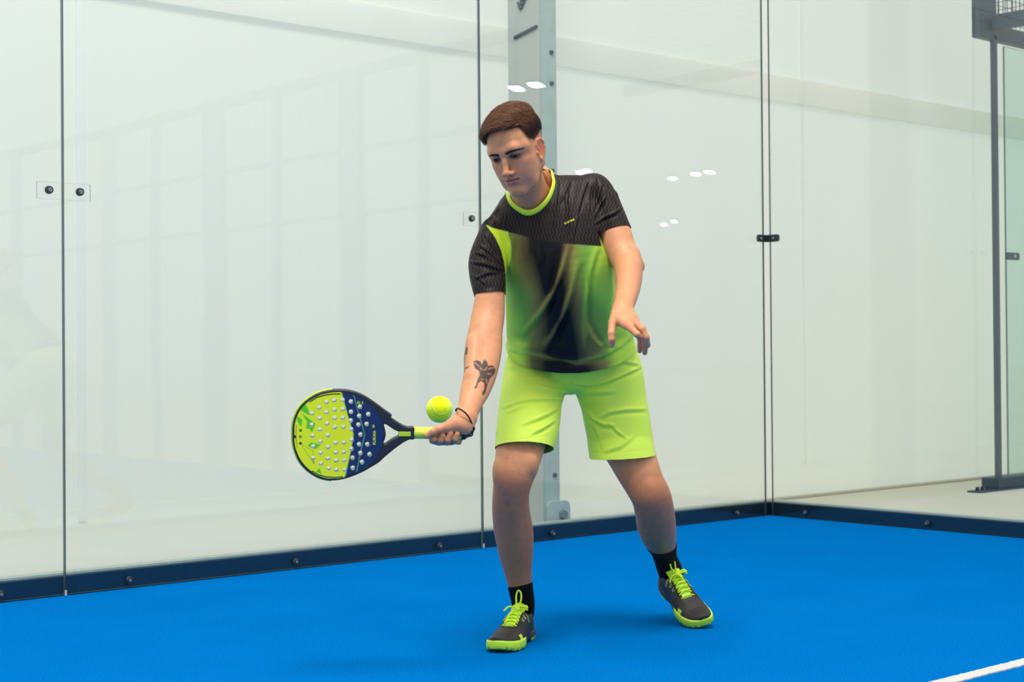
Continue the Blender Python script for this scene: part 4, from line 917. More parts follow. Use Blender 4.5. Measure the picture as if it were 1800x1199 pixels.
Z3 = lambda p: zz(p, (880, 600), 5.45); L = []
for p, a, w in (([(240, 430), (400, 445), (560, 485), (670, 505)], 0.0050, 4), ([(20, 635), (150, 590), (300, 562), (450, 552), (620, 560)], 0.0050, 2.8), ([(60, 690), (160, 640), (260, 600)], 0.003, 3), ([(200, 800), (350, 745), (450, 700), (550, 640)], 0.0045, 3.4), ([(290, 890), (400, 835), (520, 760)], 0.0045, 3.4), ([(60, 250), (200, 240), (380, 290)], 0.003, 5),
                ([(700, 400), (850, 415), (980, 395), (1130, 340), (1330, 250)], 0.0070, 3.6), ([(690, 560), (790, 640), (880, 740), (980, 800), (1100, 805)], 0.0060, 4), ([(920, 750), (1040, 680), (1200, 655), (1390, 650)], 0.0040, 4), ([(960, 1030), (930, 900), (850, 730)], 0.0040, 3.4), ([(980, 1060), (1150, 1010), (1290, 900)], 0.0040, 4), ([(1050, 790), (1110, 860), (1200, 930)], 0.0050, 3), ([(700, 500), (900, 490), (1100, 480)], 0.003, 5), ([(880, 270), (1000, 230), (1130, 120)], 0.004, 3.5), ([(1080, 210), (1160, 190), (1320, 220)], 0.004, 4)):
    L.append((Z3(p), a*1.3, w)); L.append((Z3([(x+4, y+5.45*w*1.3) for x, y in p]), -a*1.2, w))
L.append((Z3([(712, 330), (692, 430), (678, 545)]), -0.0016, 1.3)); L.append((Z3([(100, 950), (450, 905)]), -0.0009, 1.1)); L.append(([(871, 776), (920, 771), (968, 766)], -0.0008, 1.2)); L.append(([(1036, 796), (1095, 795), (1151, 789)], -0.0008, 1.2))
Vp = apply_creases(Vp, Qp, L)
Vp, Qp, rp = cut(Vp, Qp, [(px(870.5, 787, 4.630), px(922, 778, 4.56), px(962, 798, 4.72), px(915, 850, 4.6), px(920, 790, 4.64), 0.165),
    (px(1035, 807, 4.80), px(1153, 799.5, 4.82), px(1095, 806.5, 4.74), px(1095, 860, 4.80), px(1095, 812, 4.81), 0.18),
    (px(896, 604, 4.82), px(1112, 597, 4.82), px(1004, 612, 4.71), px(1000, 560, 4.80), px(1004, 600, 4.82), 0.22)])
Vp = boundary_smooth(Vp, Qp, 14)
M_shorts = mat('lime_shorts_cloth', s2l((216, 247, 86)), 0.55, sheen=0.1, spec=0.3, bump=(900, 0.12, 0.0004))
shorts = pchild('shorts', np_mesh('shorts', Vp, Qp), M_shorts); md = shorts.modifiers.new('thickness', 'SOLIDIFY'); md.thickness = 0.0014; md.offset = -1
# ---- socks
M_sock = mat('black_sock', s2l((14, 14, 16)), 0.85, bump=(500, 0.4, 0.001), spec=0.2)
def sock(rows, label_cut):
    S = Sdf(); S.tube(secs(rows, 0.0032), 0.01); V, Q = S.mesh(0.003); Q = fix_orient(V, Q); V = smooth_verts(V, Q, 2)
    V, Q, r = cut(V, Q, [label_cut]); V = boundary_smooth(V, Q, 4); o = pchild('sock', np_mesh('sock', V, Q), M_sock); md = o.modifiers.new('t', 'SOLIDIFY'); md.thickness = 0.0015; md.offset = -1
sock([(885.5, 1002, 935, 1002, 4.775, 0.038), (894, 1030, 935, 1030, 4.80, 0.032), (900, 1056, 938, 1055, 4.825, 0.031), (904, 1072, 938, 1071, 4.84, 0.029), (907, 1084, 936, 1083, 4.85, 0.026)],
     (px(895, 1032, 4.80), px(937, 1023, 4.80), px(916, 1030, 4.765), px(915, 990, 4.78), px(912, 1008, 4.79), 0.085))
sock([(1128, 945, 1188.5, 942, 4.96, 0.047), (1142, 962, 1188, 960, 5.02, 0.038), (1150, 980, 1188, 978, 5.07, 0.033), (1156, 1000, 1196, 996, 5.10, 0.033), (1161, 1012, 1200, 1006, 5.11, 0.032)],
     (px(1141, 958, 5.02), px(1190, 955, 5.02), px(1172, 969, 4.985), px(1160, 930, 5.0), px(1160, 943, 4.98), 0.085))
print('clothes', _time.time()-_t0)

# ================================================================ hair, brows, earrings
def strands(name, paths, r0, cols, m, parent=None, taper=0.25):
    """paths (n, k, 3) in q space -> thin three-sided tapering hairs in one mesh"""
    n, k, _ = paths.shape; T = np.gradient(paths, axis=1); T /= np.linalg.norm(T, axis=2)[..., None]+1e-9
    a = np.cross(T, np.array([0.13, 0.2, 0.97])); a /= np.linalg.norm(a, axis=2)[..., None]+1e-9; b = np.cross(T, a)
    w = r0*(1-(1-taper)*np.linspace(0, 1, k)**2)[None, :, None]
    V = np.stack([paths+w*(a*math.cos(t_)+b*math.sin(t_)) for t_ in (0, 2.094, 4.189)], 2)   # n,k,3,3
    i = np.arange(n)[:, None, None]*k*3+np.arange(k-1)[None, :, None]*3; j = np.arange(3)[None, None, :]; j2 = (j+1) % 3
    Q = np.stack([i+j, i+j2, i+3+j2, i+3+j], -1).reshape(-1, 4); C = np.repeat(cols, k*3, axis=0)
    Vf = V.reshape(-1, 3); return pchild(name, np_mesh(name, Vf, fix_orient(Vf, Q), C), m, parent)
M_hair = bpy.data.materials.new('brown_hair'); M_hair.use_nodes = True
_n = M_hair.node_tree.nodes; _a = _n.new('ShaderNodeAttribute'); _a.attribute_name = 'paint'; M_hair.node_tree.links.new(_a.outputs['Color'], _n['Principled BSDF'].inputs['Base Color']); _n['Principled BSDF'].inputs['Roughness'].default_value = 0.42; _n['Principled BSDF'].inputs['Specular IOR Level'].default_value = 0.45
def skull(P, h):
    """push head-local points to height h over the skull"""
    c0 = np.array([0, 0.015, 0.0]); d = P-c0; L_ = np.linalg.norm(d, axis=-1, keepdims=True); d = d/L_
    lo = np.full(L_.shape, 0.03); hi = np.full(L_.shape, 0.16)
    def f(X):
        q = (X-np.array([0, 0.030, -0.012]))/np.array([0.0715, 0.077, 0.088]); k0 = np.linalg.norm(q, axis=-1); k1 = np.linalg.norm(q/np.array([0.0715, 0.077, 0.088]), axis=-1)+1e-9; d1 = k0*(k0-1)/k1
        q = (X-np.array([0, 0.026, 0.034]))/np.array([0.061, 0.058, 0.049]); k0 = np.linalg.norm(q, axis=-1); k1 = np.linalg.norm(q/np.array([0.061, 0.058, 0.049]), axis=-1)+1e-9; d2 = k0*(k0-1)/k1
        k = 0.02; t = np.clip(0.5+0.5*(d1-d2)/k, 0, 1); return d1+(d2-d1)*t-k*t*(1-t)
    for _ in range(22):
        m = (lo+hi)/2; v_ = f(c0+d*m)[..., None]-h[..., None]; hi = np.where(v_ > 0, m, hi); lo = np.where(v_ > 0, lo, m)
    return c0+d*lo
rs = np.random.RandomState(11)
def grow(R0, dirf, length, lift, k=9, jit=0.0):
    n = len(R0); P = skull(R0, np.zeros(n)); out = [P]; st = length/(k-1)
    for j in range(1, k):
        t = j/(k-1); d = dirf(P, t); d = d/np.linalg.norm(d, axis=1)[:, None]
        P = P+d*st[:, None]; P = skull(P, lift(t, R0)); out.append(P)
    return np.stack(out, 1)
def to_q(P): return HO+P @ HR.T
# roots over the scalp
n = 26000; D = rs.normal(size=(n, 3)); D /= np.linalg.norm(D, axis=1)[:, None]; R0 = skull(D*0.1+np.array([0, 0.015, 0]), np.zeros(n))
x, y, z = R0.T
hairline_y = 0.073+0.006*np.cos(np.clip(x/0.05, -1.6, 1.6))-0.004          # front edge on the forehead
top = (y > 0.060) & ~((z > 0.052) & (y < hairline_y))
front_ok = (z < 0.060) | (y > hairline_y)
top = (y > 0.052) & front_ok
Rt = R0[top][:9500]
def dir_top(P, t):
    x, y, z = P.T; sw = np.clip((z+0.02)/0.08, 0, 1)
    return np.stack([-0.75-0.25*sw+0*x, -0.15-0.55*t*np.clip(z/0.07, 0, 1), 0.72-0.60*sw-0.25*t+0*x], 1)+rs.normal(size=P.shape)*0.05
ln = 0.030+0.014*rs.rand(len(Rt))+0.012*np.clip(Rt[:, 2]/0.07, 0, 1)
amp = 0.0155+0.0075*np.clip((Rt[:, 2]+0.02)/0.08, 0, 1)+0.0065*rs.rand(len(Rt))**1.5; amp *= np.clip((Rt[:, 1]-0.045)/0.03, 0.35, 1)
Pt = grow(Rt, dir_top, ln, lambda t, R: amp*np.sin(min(t*2.2, math.pi/2))*(1-0.25*t))
clump = np.sin(Rt[:, 0]*260+Rt[:, 2]*90)*0.0028
Pt[:, :, 1] += clump[:, None]*np.linspace(0, 1, Pt.shape[1])[None, :]
# fringe swept over the forehead toward the near temple
m = (R0[:, 1] > hairline_y-0.002) & (R0[:, 2] > 0.030) & (R0[:, 1] < 0.098); Rf = R0[m][:2600]
def dir_f(P, t): return np.stack([-1.0+0*P[:, 0], 0.60-0.95*t+0*P[:, 0], 0.45-0.35*t+0*P[:, 0]], 1)+rs.normal(size=P.shape)*0.06
lf = 0.027+0.014*rs.rand(len(Rf)); af = 0.013+0.009*rs.rand(len(Rf))
Pf = grow(Rf, dir_f, lf, lambda t, R: af*np.sin(min(t*2.4, math.pi/2))*(1-0.10*t))
# clipped sides
sd = (np.abs(R0[:, 0]) > 0.030) & (R0[:, 1] > 0.018-0.35*np.clip(R0[:, 2], -0.03, 0.03)) & (R0[:, 1] < 0.070) & (R0[:, 2] < 0.036+0.12*(R0[:, 1]-0.02)) | ((R0[:, 2] < -0.05) & (R0[:, 1] > -0.02) & (R0[:, 1] < 0.075))
Rd = R0[sd]; Rd = Rd[rs.rand(len(Rd)) < np.clip((Rd[:, 1]-0.012)/0.040, 0.05, 1)][:8000]
def dir_s(P, t): return np.stack([0.1*np.sign(P[:, 0]), -1+0*P[:, 0], -0.30+0*P[:, 0]], 1)+rs.normal(size=P.shape)*0.12
hs = np.clip((Rd[:, 1]-0.010)/0.05, 0.0, 1); asd = 0.0006+0.0062*hs**1.3
Ps = grow(Rd, dir_s, 0.0035+0.015*hs, lambda t, R: asd*np.sin(min(t*2.0+0.2, math.pi/2)), k=9)
def keep(Q_):
    lim_ = np.interp(Q_[..., 0], [-0.075, -0.050, -0.030, 0.0, 0.05], [0.030, 0.050, 0.066, 0.070, 0.068]); return ~((Q_[..., 2] > 0.040) & (Q_[..., 1] < lim_)).any(1)
Pt = Pt[keep(Pt)]; Pf = Pf[keep(Pf)]
P = np.concatenate([Pt, Pf, Ps]); base = np.array(s2l((118, 76, 48))); dark = np.array(s2l((46, 30, 22)))
w = rs.rand(len(P))[:, None]; cl = base*(0.55+0.75*w)*(1-0.0)+dark*0.0; cl[len(Pt)+len(Pf):] = (np.array(s2l((106, 70, 48)))*(0.55+0.7*rs.rand(len(Ps))[:, None]))
strands('hair', to_q(P), 0.00042, cl, M_hair)
print('hair', len(P), _time.time()-_t0)
# eyebrows: short hairs on the brow ridge, rooted on the face surface
Lh = hl(Vh); face = Lh[:, 2] > 0.03; Lf = Lh[face]
def on_face(xy):
    out = []
    for a, b in xy:
        d = (Lf[:, 0]-a)**2+(Lf[:, 1]-b)**2; i = np.argsort(d)[:6]; out.append((a, b, Lf[i, 2].max()))
    return np.array(out)
BR = []; 
for s_ in (-1, 1):
    k = 560; t = rs.rand(k); cx = s_*(0.0105+0.043*t); cy = 0.0102+0.0070*np.sin(np.clip(t, 0, 1)*2.5)-0.004*t; wd = 0.0041*(1-0.72*t**1.5)
    cy = cy+wd*(rs.rand(k)*2-1); A_ = on_face(np.stack([cx, cy], 1)); l = 0.0062
    dx = s_*(0.35+0.65*np.clip(t*2, 0, 1)); dy = 0.75*(1-t)-0.28*t
    B_ = on_face(np.stack([cx+dx*l, cy+dy*l*0.6], 1)); mid = (A_+B_)/2+np.array([0, 0, 0.0011]); B_ = B_+np.array([0, 0, 0.0006]); A_ = A_-np.array([0, 0, 0.0003])
    bp = np.stack([A_, (A_+mid)/2+np.array([0, 0, 0.0003]), mid, (mid+B_)/2, B_], 1)
    strands('eyebrow', to_q(bp), 0.00026, np.array(s2l((58, 40, 32)))*(0.7+0.5*rs.rand(k)[:, None]), M_hair)
    k = 60; t = rs.rand(k); cx = s_*0.031+0.0135*(2*t-1); cy = -0.0035+0.0026*np.sqrt(np.clip(1-(2*t-1)**2, 0, 1)); A_ = np.stack([cx, cy, 0.0835-0.35*np.abs(2*t-1)**2*0.012], 1)
    B_ = A_+np.array([0, -0.0012, 0.0048]); bp = np.stack([A_, A_*0.67+B_*0.33, A_*0.33+B_*0.67, B_], 1)
    strands('eyelashes', to_q(bp), 0.00022, np.tile(np.array(s2l((24, 18, 16))), (k, 1)), M_hair)
# earrings on the visible ear
M_silver = mat('silver', s2l((210, 210, 212)), 0.2, 1.0)
bm = bmesh.new()
def qtube(bm, pts, r, n=8, closed=False, mi=0):
    """smooth tube through q-space points"""
    P = np.array(pts, float); k = len(P); T = np.gradient(P, axis=0) if not closed else (np.roll(P, -1, 0)-np.roll(P, 1, 0))
    T /= np.linalg.norm(T, axis=1)[:, None]+1e-12; a = np.cross(T, [0.2, 0.31, 0.93]); a /= np.linalg.norm(a, axis=1)[:, None]+1e-12; b = np.cross(T, a)
    rr = np.broadcast_to(np.array(r, float), (k,)); R_ = []
    for i in range(k): R_.append([bm.verts.new(tuple(to_world(P[i]+rr[i]*(a[i]*math.cos(2*math.pi*j/n)+b[i]*math.sin(2*math.pi*j/n))))) for j in range(n)])
    fs = []
    for i in range(k if closed else k-1):
        A, B = R_[i], R_[(i+1) % k]
        for j in range(n): fs.append(bm.faces.new((A[j], A[(j+1) % n], B[(j+1) % n], B[j])))
    if not closed: fs += [bm.faces.new(R_[0]), bm.faces.new(R_[-1][::-1])]
    for f in fs: f.material_index = mi; f.smooth = True
    bmesh.ops.recalc_face_normals(bm, faces=fs)
def cr(pts, m=8):
    """catmull-rom resample"""
    P = np.array(pts, float); n = len(P); out = []
    for i in range(n-1):
        p0, p1, p2, p3 = P[max(i-1, 0)], P[i], P[i+1], P[min(i+2, n-1)]
        for t in np.arange(m)/m: out.append(0.5*((2*p1)+(-p0+p2)*t+(2*p0-5*p1+4*p2-p3)*t*t+(-p0+3*p1-3*p2+p3)*t**3))
    out.append(P[-1]); return np.array(out)
for c, r in (((0.0735, -0.052, 0.017), 0.0038), ((0.0735, -0.040, 0.020), 0.0032)):
    th = np.linspace(0, 2*np.pi, 20, endpoint=False); bm = bmesh.new()
    qtube(bm, [hq(c[0]+r*0.4*np.cos(t), c[1]+r*np.cos(t), c[2]+r*np.sin(t)) for t in th], 0.0006, 6, True)
    me = bpy.data.meshes.new('earring'); bm.to_mesh(me); bm.free(); pchild('earring', me, M_silver)

# ================================================================ shoes
def qground(u, v):
    d = FV+(u-900)/F*RV-(v-599.5)/F*UV_; k = -CAM[2]/d[2]; return CAM+k*d
M_upper = bpy.data.materials.new('shoe_upper'); M_upper.use_nodes = True
_n = M_upper.node_tree.nodes; _l = M_upper.node_tree.links; _a = _n.new('ShaderNodeAttribute'); _a.attribute_name = 'paint'; _l.new(_a.outputs['Color'], _n['Principled BSDF'].inputs['Base Color']); _n['Principled BSDF'].inputs['Roughness'].default_value = 0.55
_x = _n.new('ShaderNodeTexNoise'); _x.inputs['Scale'].default_value = 700; _t = _n.new('ShaderNodeTexCoord'); _l.new(_t.outputs['Object'], _x.inputs['Vector']); _b = _n.new('ShaderNodeBump'); _b.inputs['Strength'].default_value = 0.25; _b.inputs['Distance'].default_value = 0.0008; _l.new(_x.outputs[0], _b.inputs['Height']); _l.new(_b.outputs[0], _n['Principled BSDF'].inputs['Normal'])
M_sole = M_upper.copy(); M_sole.name = 'rubber_sole'
M_lace = mat('lime_lace', s2l((212, 250, 50)), 0.7, sheen=0.15, spec=0.3)
M_eyelet = mat('pale_stitching', s2l((222, 226, 150)), 0.6)
M_lining = mat('dark_lining', s2l((20, 20, 22)), 0.9)
LEN = 0.288
SS = np.array([0.0, 0.02, 0.06, 0.12, 0.22, 0.34, 0.46, 0.58, 0.70, 0.80, 0.88, 0.94, 0.98, 1.0])
WW = np.array([0.013, 0.025, 0.033, 0.0375, 0.039, 0.0375, 0.039, 0.044, 0.0475, 0.0470, 0.0425, 0.0345, 0.0235, 0.014])
HH = np.array([0.050, 0.072, 0.087, 0.092, 0.090, 0.094, 0.090, 0.072, 0.057, 0.049, 0.045, 0.042, 0.040, 0.037])
def spl(s, A): 
    # smooth interpolation
    ss_ = np.linspace(0, 1, 201); y = np.interp(ss_, SS, A)
    for _ in range(3): y[1:-1] = (y[:-2]+2*y[1:-1]+y[2:])/4
    return np.interp(s, ss_, y)
def to_mesh_pts(name, V, Fc, Mx, col=None, m=None, parent=None, smooth=True):
    W_ = V @ Mx[:3, :3].T+Mx[:3, 3]; me = bpy.data.meshes.new(name); me.from_pydata(W_.tolist(), [], [list(map(int, f)) for f in Fc]); me.update()
    if col is not None:
        a = me.attributes.new('paint', 'FLOAT_COLOR', 'POINT'); a.data.foreach_set('color', np.concatenate([col, np.ones((len(col), 1))], 1).astype(np.float32).ravel())
    bm = bmesh.new(); bm.from_mesh(me); bmesh.ops.recalc_face_normals(bm, faces=bm.faces); bm.to_mesh(me); bm.free()
    o = link(name, me, parent, m); 
    if smooth: me.polygons.foreach_set('use_smooth', [True]*len(me.polygons))
    o.matrix_parent_inverse = Matrix.Translation(-Vector(PERSON_LOC)); return o
def shoe(toe, heel, up, side, label, opening=None):
    """toe, heel: world points on the sole line; side=+1 when the outer side is local +y"""
    X = toe-heel; X /= np.linalg.norm(X); Z = np.array(up, float); Z -= (Z@X)*X; Z /= np.linalg.norm(Z); Y = np.cross(Z, X)
    if opening is not None:      # ankle point known instead of the heel
        w_ = toe-opening; w_ /= np.linalg.norm(w_); Y = np.cross(np.array(up, float), w_); Y /= np.linalg.norm(Y); U_ = np.cross(w_, Y); fa = math.atan2(0.085, 0.238)
        X = w_*math.cos(fa)+U_*math.sin(fa); Z = np.cross(X, Y); heel = toe-X*LEN
    Mx = np.eye(4); Mx[:3, 0], Mx[:3, 1], Mx[:3, 2], Mx[:3, 3] = X, Y, Z, heel
    ns, nt_ = 110, 72; s = np.linspace(0, 1, ns)**1.0; th = np.linspace(0, 1, nt_)
    Sg, Tg = np.meshgrid(s, th, indexing='ij'); w = spl(Sg, WW); h = spl(Sg, HH); a = np.pi*Tg; z0 = 0.021+0.010*np.clip((Sg-0.8)/0.2, 0, 1)**2
    e = np.interp(Sg, [0, 0.3, 0.5, 0.75, 1], [0.62, 0.62, 0.70, 0.72, 0.80])
    cy = side*0.006*np.sin(np.pi*np.clip(Sg, 0, 1))-side*0.004*Sg**4
    yy = cy+w*np.sign(np.cos(a))*np.abs(np.cos(a))**e; zz_ = z0+(h-0.021)*np.sin(a)**(e+0.08)
    # ankle opening: pinch the top inwards and dip it
    op = np.exp(-((Sg-0.17)/0.115)**4)*ss(np.sin(a), 0.72, 0.93); 
    zz_ = zz_-0.030*op
    # overlays slightly raised
    toecap = ss(Sg, 0.70, 0.72)*(1-ss(zz_, 0.060, 0.062)); tp = ss(Sg, 0.80, 0.815)*ss(0.94-Sg, 0, 0.012)*ss(0.026-np.abs(yy-cy), 0, 0.003)
    V = np.stack([Sg*LEN, yy, zz_], -1); V[..., 2] += 0.0010*toecap-0.0006*tp
    V = V.reshape(-1, 3); i, j = np.meshgrid(np.arange(ns-1), np.arange(nt_-1), indexing='ij'); q = (i*nt_+j).ravel(); Fc = [list(f_) for f_ in np.stack([q, q+1, q+nt_+1, q+nt_], 1)]+[list(range(nt_))[::-1], list(range((ns-1)*nt_, ns*nt_))]
    c = np.tile(s2l((24, 23, 26)), (len(V), 1)); sg = Sg.ravel(); yl = (yy-cy).ravel(); zl = V[:, 2]; wl_ = w.ravel()
    def mix(m, rgb): c[:] = c*(1-np.clip(m, 0, 1)[:, None])+np.array(s2l(rgb))*np.clip(m, 0, 1)[:, None]
    mix(ss(sg, 0.66, 0.69)*0.8, (42, 39, 40)); mix(tp.ravel()*0.9, (20, 19, 21)); mix(ss(0.16-sg, 0, 0.03)*(zl < 0.06)*0.9, (46, 52, 62))
    # lime flash ahead of the arch, both sides
    for s_ in (-1, 1): mix(((sg > 0.700+0.25*(zl-0.02)) & (sg < 0.765) & (yl*s_ > wl_*0.70) & (zl > 0.0255) & (zl < 0.043)).astype(float), (204, 240, 50))
    # lime rim at the collar sides
    mix((np.abs(sg-0.33) < 0.012)*(np.abs(yl) > 0.022)*(zl > 0.06)*(zl < 0.088)*0.7, (190, 200, 110))
    # throat: lime tongue between the eyestays
    thr = (sg > 0.33) & (sg < 0.655) & (np.abs(yl) < np.interp(sg, [0.33, 0.655], [0.0175, 0.0145])); mix(thr.astype(float), (196, 232, 70))
    opn = op.ravel() > 0.55; mix(opn.astype(float), (16, 16, 18))
    up_ = to_mesh_pts('shoe', V, Fc, Mx, c, M_upper, person); up_['label'] = label
    # sole: bands of rings with an outline a little wider than the upper
    ns2 = 90; so = np.concatenate([np.linspace(0, 1, ns2), np.linspace(1, 0, ns2)[1:-1]]); sgn = np.concatenate([np.ones(ns2), -np.ones(ns2-2)])
    cyo = side*0.006*np.sin(np.pi*so)-side*0.004*so**4; arch = np.exp(-((so-0.42)/0.13)**2)
    wo = spl(so, WW)+0.0035-0.005*arch; xo = (so*1.018-0.009)*LEN; rock = 0.012*np.clip((so-0.78)/0.22, 0, 1)**2+0.004*np.clip((0.10-so)/0.1, 0, 1)**2
    lift = 0.007*arch
    rings = []; top = 0.030+0.010*np.exp(-((so-0.86)/0.12)**2)*0+0.007*np.exp(-((so-0.06)/0.10)**2)
    for zf, inset in ((0.0, 0.008), (0.0, 0.003), (0.12, 0.0006), (0.45, -0.0006), (0.80, 0.0), (0.97, 0.0010), (1.0, 0.0045)):
        zz2 = rock+lift*(1-zf)+(top+rock*0.6-rock-lift*(1-zf)*0)*zf
        w_ = np.maximum(wo-inset, 0.0005); xx = np.clip(xo, 0.004*0+inset-0.004, LEN*1.01-inset+0.0)
        rings.append(np.stack([xx, cyo+sgn*w_, zz2], 1))
    n = len(so); R_ = np.array(rings); 
    # herringbone tread nibbling the lower edge of the forefoot
    tread = 0.0016*np.sign(np.sin(so*LEN/0.0042))*(so > 0.62); R_[2, :, 1] += sgn*tread; R_[1, :, 2] += np.abs(tread)*0.8
    Vs_ = R_.reshape(-1, 3); Fs = []
    for r in range(len(rings)-1):
        for i in range(n): Fs.append([r*n+i, r*n+(i+1) % n, (r+1)*n+(i+1) % n, (r+1)*n+i])
    me_c = np.tile(s2l((198, 240, 60)), (len(Vs_), 1)); sof = np.tile(so, len(rings)); zf = np.repeat([0, 0, .12, .45, .8, .97, 1.0], n)
    hb = (sof < 0.60) & (zf > 0.2); me_c[hb] = s2l((44, 54, 66)); me_c[(sof < 0.60) & (sof > 0.3) & (zf >= 0)] = s2l((36, 38, 44))
    tz = (sof > 0.62) & (zf < 0.2) & (np.abs(np.sin(sof*LEN/0.0035*1.0)) > 0.75); me_c[tz] = s2l((60, 150, 80))
    Fs.append(list(range(n))[::-1]); Fs.append([(len(rings)-1)*n+i for i in range(n)])
    sl = to_mesh_pts('sole', Vs_, Fs, Mx, me_c, M_sole, up_); sl.matrix_parent_inverse = Matrix.Identity(4)
    # surface helper for things sewn on the upper
    def surf(s_, y_, off=0.0):
        wv = float(spl(np.array(s_), WW)); hv = float(spl(np.array(s_), HH)); ee = float(np.interp(s_, [0, 0.3, 0.5, 0.75, 1], [0.62, 0.62, 0.70, 0.72, 0.80]))
        c_ = side*0.006*math.sin(math.pi*s_)-side*0.004*s_**4; r = min(abs(y_)/wv, 0.999)**(1/ee); z = 0.021+0.010*max((s_-0.8)/0.2, 0)**2+(hv-0.021)*math.sin(math.acos(r))**(ee+0.08)
        nrm = np.array([0.25, y_/wv*0.9, 1.0]); nrm /= np.linalg.norm(nrm); return np.array([s_*LEN, c_+y_, z])+nrm*off
    def tubes(name, lst, r, m, parent, n=7):
        bm = bmesh.new()
        for pts in lst:
            P = np.array(pts) @ Mx[:3, :3].T+Mx[:3, 3]; qtube(bm, from_world(P), r, n)
        me = bpy.data.meshes.new(name); bm.to_mesh(me); bm.free(); o = link(name, me, parent, m); o.matrix_parent_inverse = Matrix.Identity(4); return o
    # tongue rising out of the shoe
    tv = []; tf = []; nu, nv = 16, 12
    for a_ in range(nu):
        for b_ in range(nv):
            s_ = 0.375-0.115*a_/(nu-1); y_ = (b_/(nv-1)*2-1)*(0.020+0.004*a_/(nu-1)); zt = surf(0.375, 0)[2]+0.002+0.019*(a_/(nu-1))-18.0*y_*y_*1.2; tv.append((s_*LEN, y_+side*0.005, zt))
    for a_ in range(nu-1):
        for b_ in range(nv-1): tf.append((a_*nv+b_, a_*nv+b_+1, (a_+1)*nv+b_+1, (a_+1)*nv+b_))
    tg = to_mesh_pts('tongue', np.array(tv), tf, Mx, None, M_lace, up_); tg.matrix_parent_inverse = Matrix.Identity(4); md = tg.modifiers.new('t', 'SOLIDIFY'); md.thickness = 0.003
    lst = []
    for k, s_ in enumerate((0.645, 0.595, 0.545, 0.495, 0.445, 0.400)):
        yy_ = 0.0215-0.0008*k; d = 0.030 if k else 0.0
        for sg_ in ((1,) if k == 0 else (-1, 1)):
            a = [surf(s_+0.004, -sg_*yy_, 0.001), surf(s_-d*0.2, -sg_*yy_*0.55, 0.0045), surf(s_-d*0.5, 0, 0.0052+0.0012*(sg_ > 0)), surf(s_-d*0.8, sg_*yy_*0.55, 0.0045), surf(s_-d, sg_*yy_, 0.001)]
            lst.append(cr(a, 6))
    tubes('lace', lst, 0.0022, M_lace, up_)
    kn = surf(0.372, 0, 0.012)
    b = [cr([kn, kn+np.array([-0.012, 0.010*side, 0.018]), kn+np.array([-0.030, 0.006*side, 0.040]), kn+np.array([-0.034, -0.004*side, 0.046]), kn+np.array([-0.026, -0.008*side, 0.030]), kn], 7),
         cr([kn, kn+np.array([0.006, 0.022, 0.006]), kn+np.array([0.002, 0.034, 0.001]), kn+np.array([-0.006, 0.026, 0.006]), kn], 7),
         cr([kn, kn+np.array([0.010, -0.020, 0.004]), kn+np.array([0.022, -0.034, -0.008])], 7), cr([kn, kn+np.array([0.004, 0.024, 0.002]), kn+np.array([0.004, 0.036, -0.006])], 7),
         cr([kn, kn+np.array([0.014, 0.004, 0.002]), kn+np.array([0.020, 0.010, -0.003]), kn+np.array([0.010, 0.010, 0.001]), kn], 7)]
    tubes('bow', b, 0.0027, M_lace, up_)
    ey = []
    for s_ in (0.43, 0.50):
        for sg_ in (-1, 1):
            y_ = 0.0265*sg_; p = [surf(s_-0.012, y_-0.003*sg_, 0.0008), surf(s_-0.012, y_+0.004*sg_, 0.0008), surf(s_+0.004, y_+0.005*sg_, 0.0008), surf(s_+0.014, y_+0.003*sg_, 0.0008), surf(s_+0.014, y_-0.002*sg_, 0.0008)]; ey.append(cr(p, 4))
    for e_ in ey: tubes('eyelet', [e_], 0.0008, M_eyelet, up_, 5)
    return Mx
T1 = qground(876, 1149.0); H1 = qground(934, 1111.0); d_ = (T1-H1)/np.linalg.norm(T1-H1); H1 = T1-d_*LEN*1.0
T1[2] = H1[2] = 0.0005
shoe(T1, H1, (0, 0, 1), 1, 'black and lime shoe flat on the turf')
T2 = to_world(px(1238, 1106, 4.925)); O2 = to_world(px(1178, 1000, 5.105))
shoe(T2, T2-np.array([0.1, 0.1, 0]), np.array([0, 0, 1.0])*0.75-0.75*FV, -1, 'black and lime shoe tilted on its toe with the heel raised', O2)

# ================================================================ padel racket and ball
p0 = px(770, 763, 4.198)
def rd(u, v): return 4.198-(770-u)*0.00022+(v-763)*0.00010
_ra = px(520, 762, rd(520, 762))-p0; _rb = px(600, 690, rd(600, 690))-p0
Rn = np.cross(_ra, _rb); Rn /= np.linalg.norm(Rn); Ra = -_ra/np.linalg.norm(_ra)           # Ra points to the handle end
if Rn[2] > 0: Rn = -Rn                                                                   # toward the camera
Rb = np.cross(Rn, Ra)
if Rb[1] < 0: Rb = -Rb
def r_ab(u, v):
    u = np.asarray(u, float); v = np.asarray(v, float); d = np.stack([(u-900)/F, -(v-599.5)/F, np.ones_like(u)], -1); t = (p0@Rn)/(d@Rn); P = d*t[..., None]-p0
    return np.stack([P@Ra, P@Rb], -1)
def r_q(a, b, c=0.0): return p0+a*Ra+b*Rb+c*Rn
Wa, Wb, Wn = [to_world(p0+w_)-to_world(p0) for w_ in (Ra, Rb, Rn)]
RM = Matrix(((Wa[0], Wb[0], Wn[0], 0), (Wa[1], Wb[1], Wn[1], 0), (Wa[2], Wb[2], Wn[2], 0), (0, 0, 0, 1))); _o = to_world(p0)
for i in range(3): RM[i][3] = float(_o[i])
racket = empty('padel_racket', tuple(_o)); racket.matrix_world = RM
tag(racket, 'lime and navy padel racket with drilled round holes, held out to the left', 'racket')
TH = 0.0355
zA = lambda p: zz(p, (500, 670), 6.31); zB = lambda p: zz(p, (490, 560), 3.867)
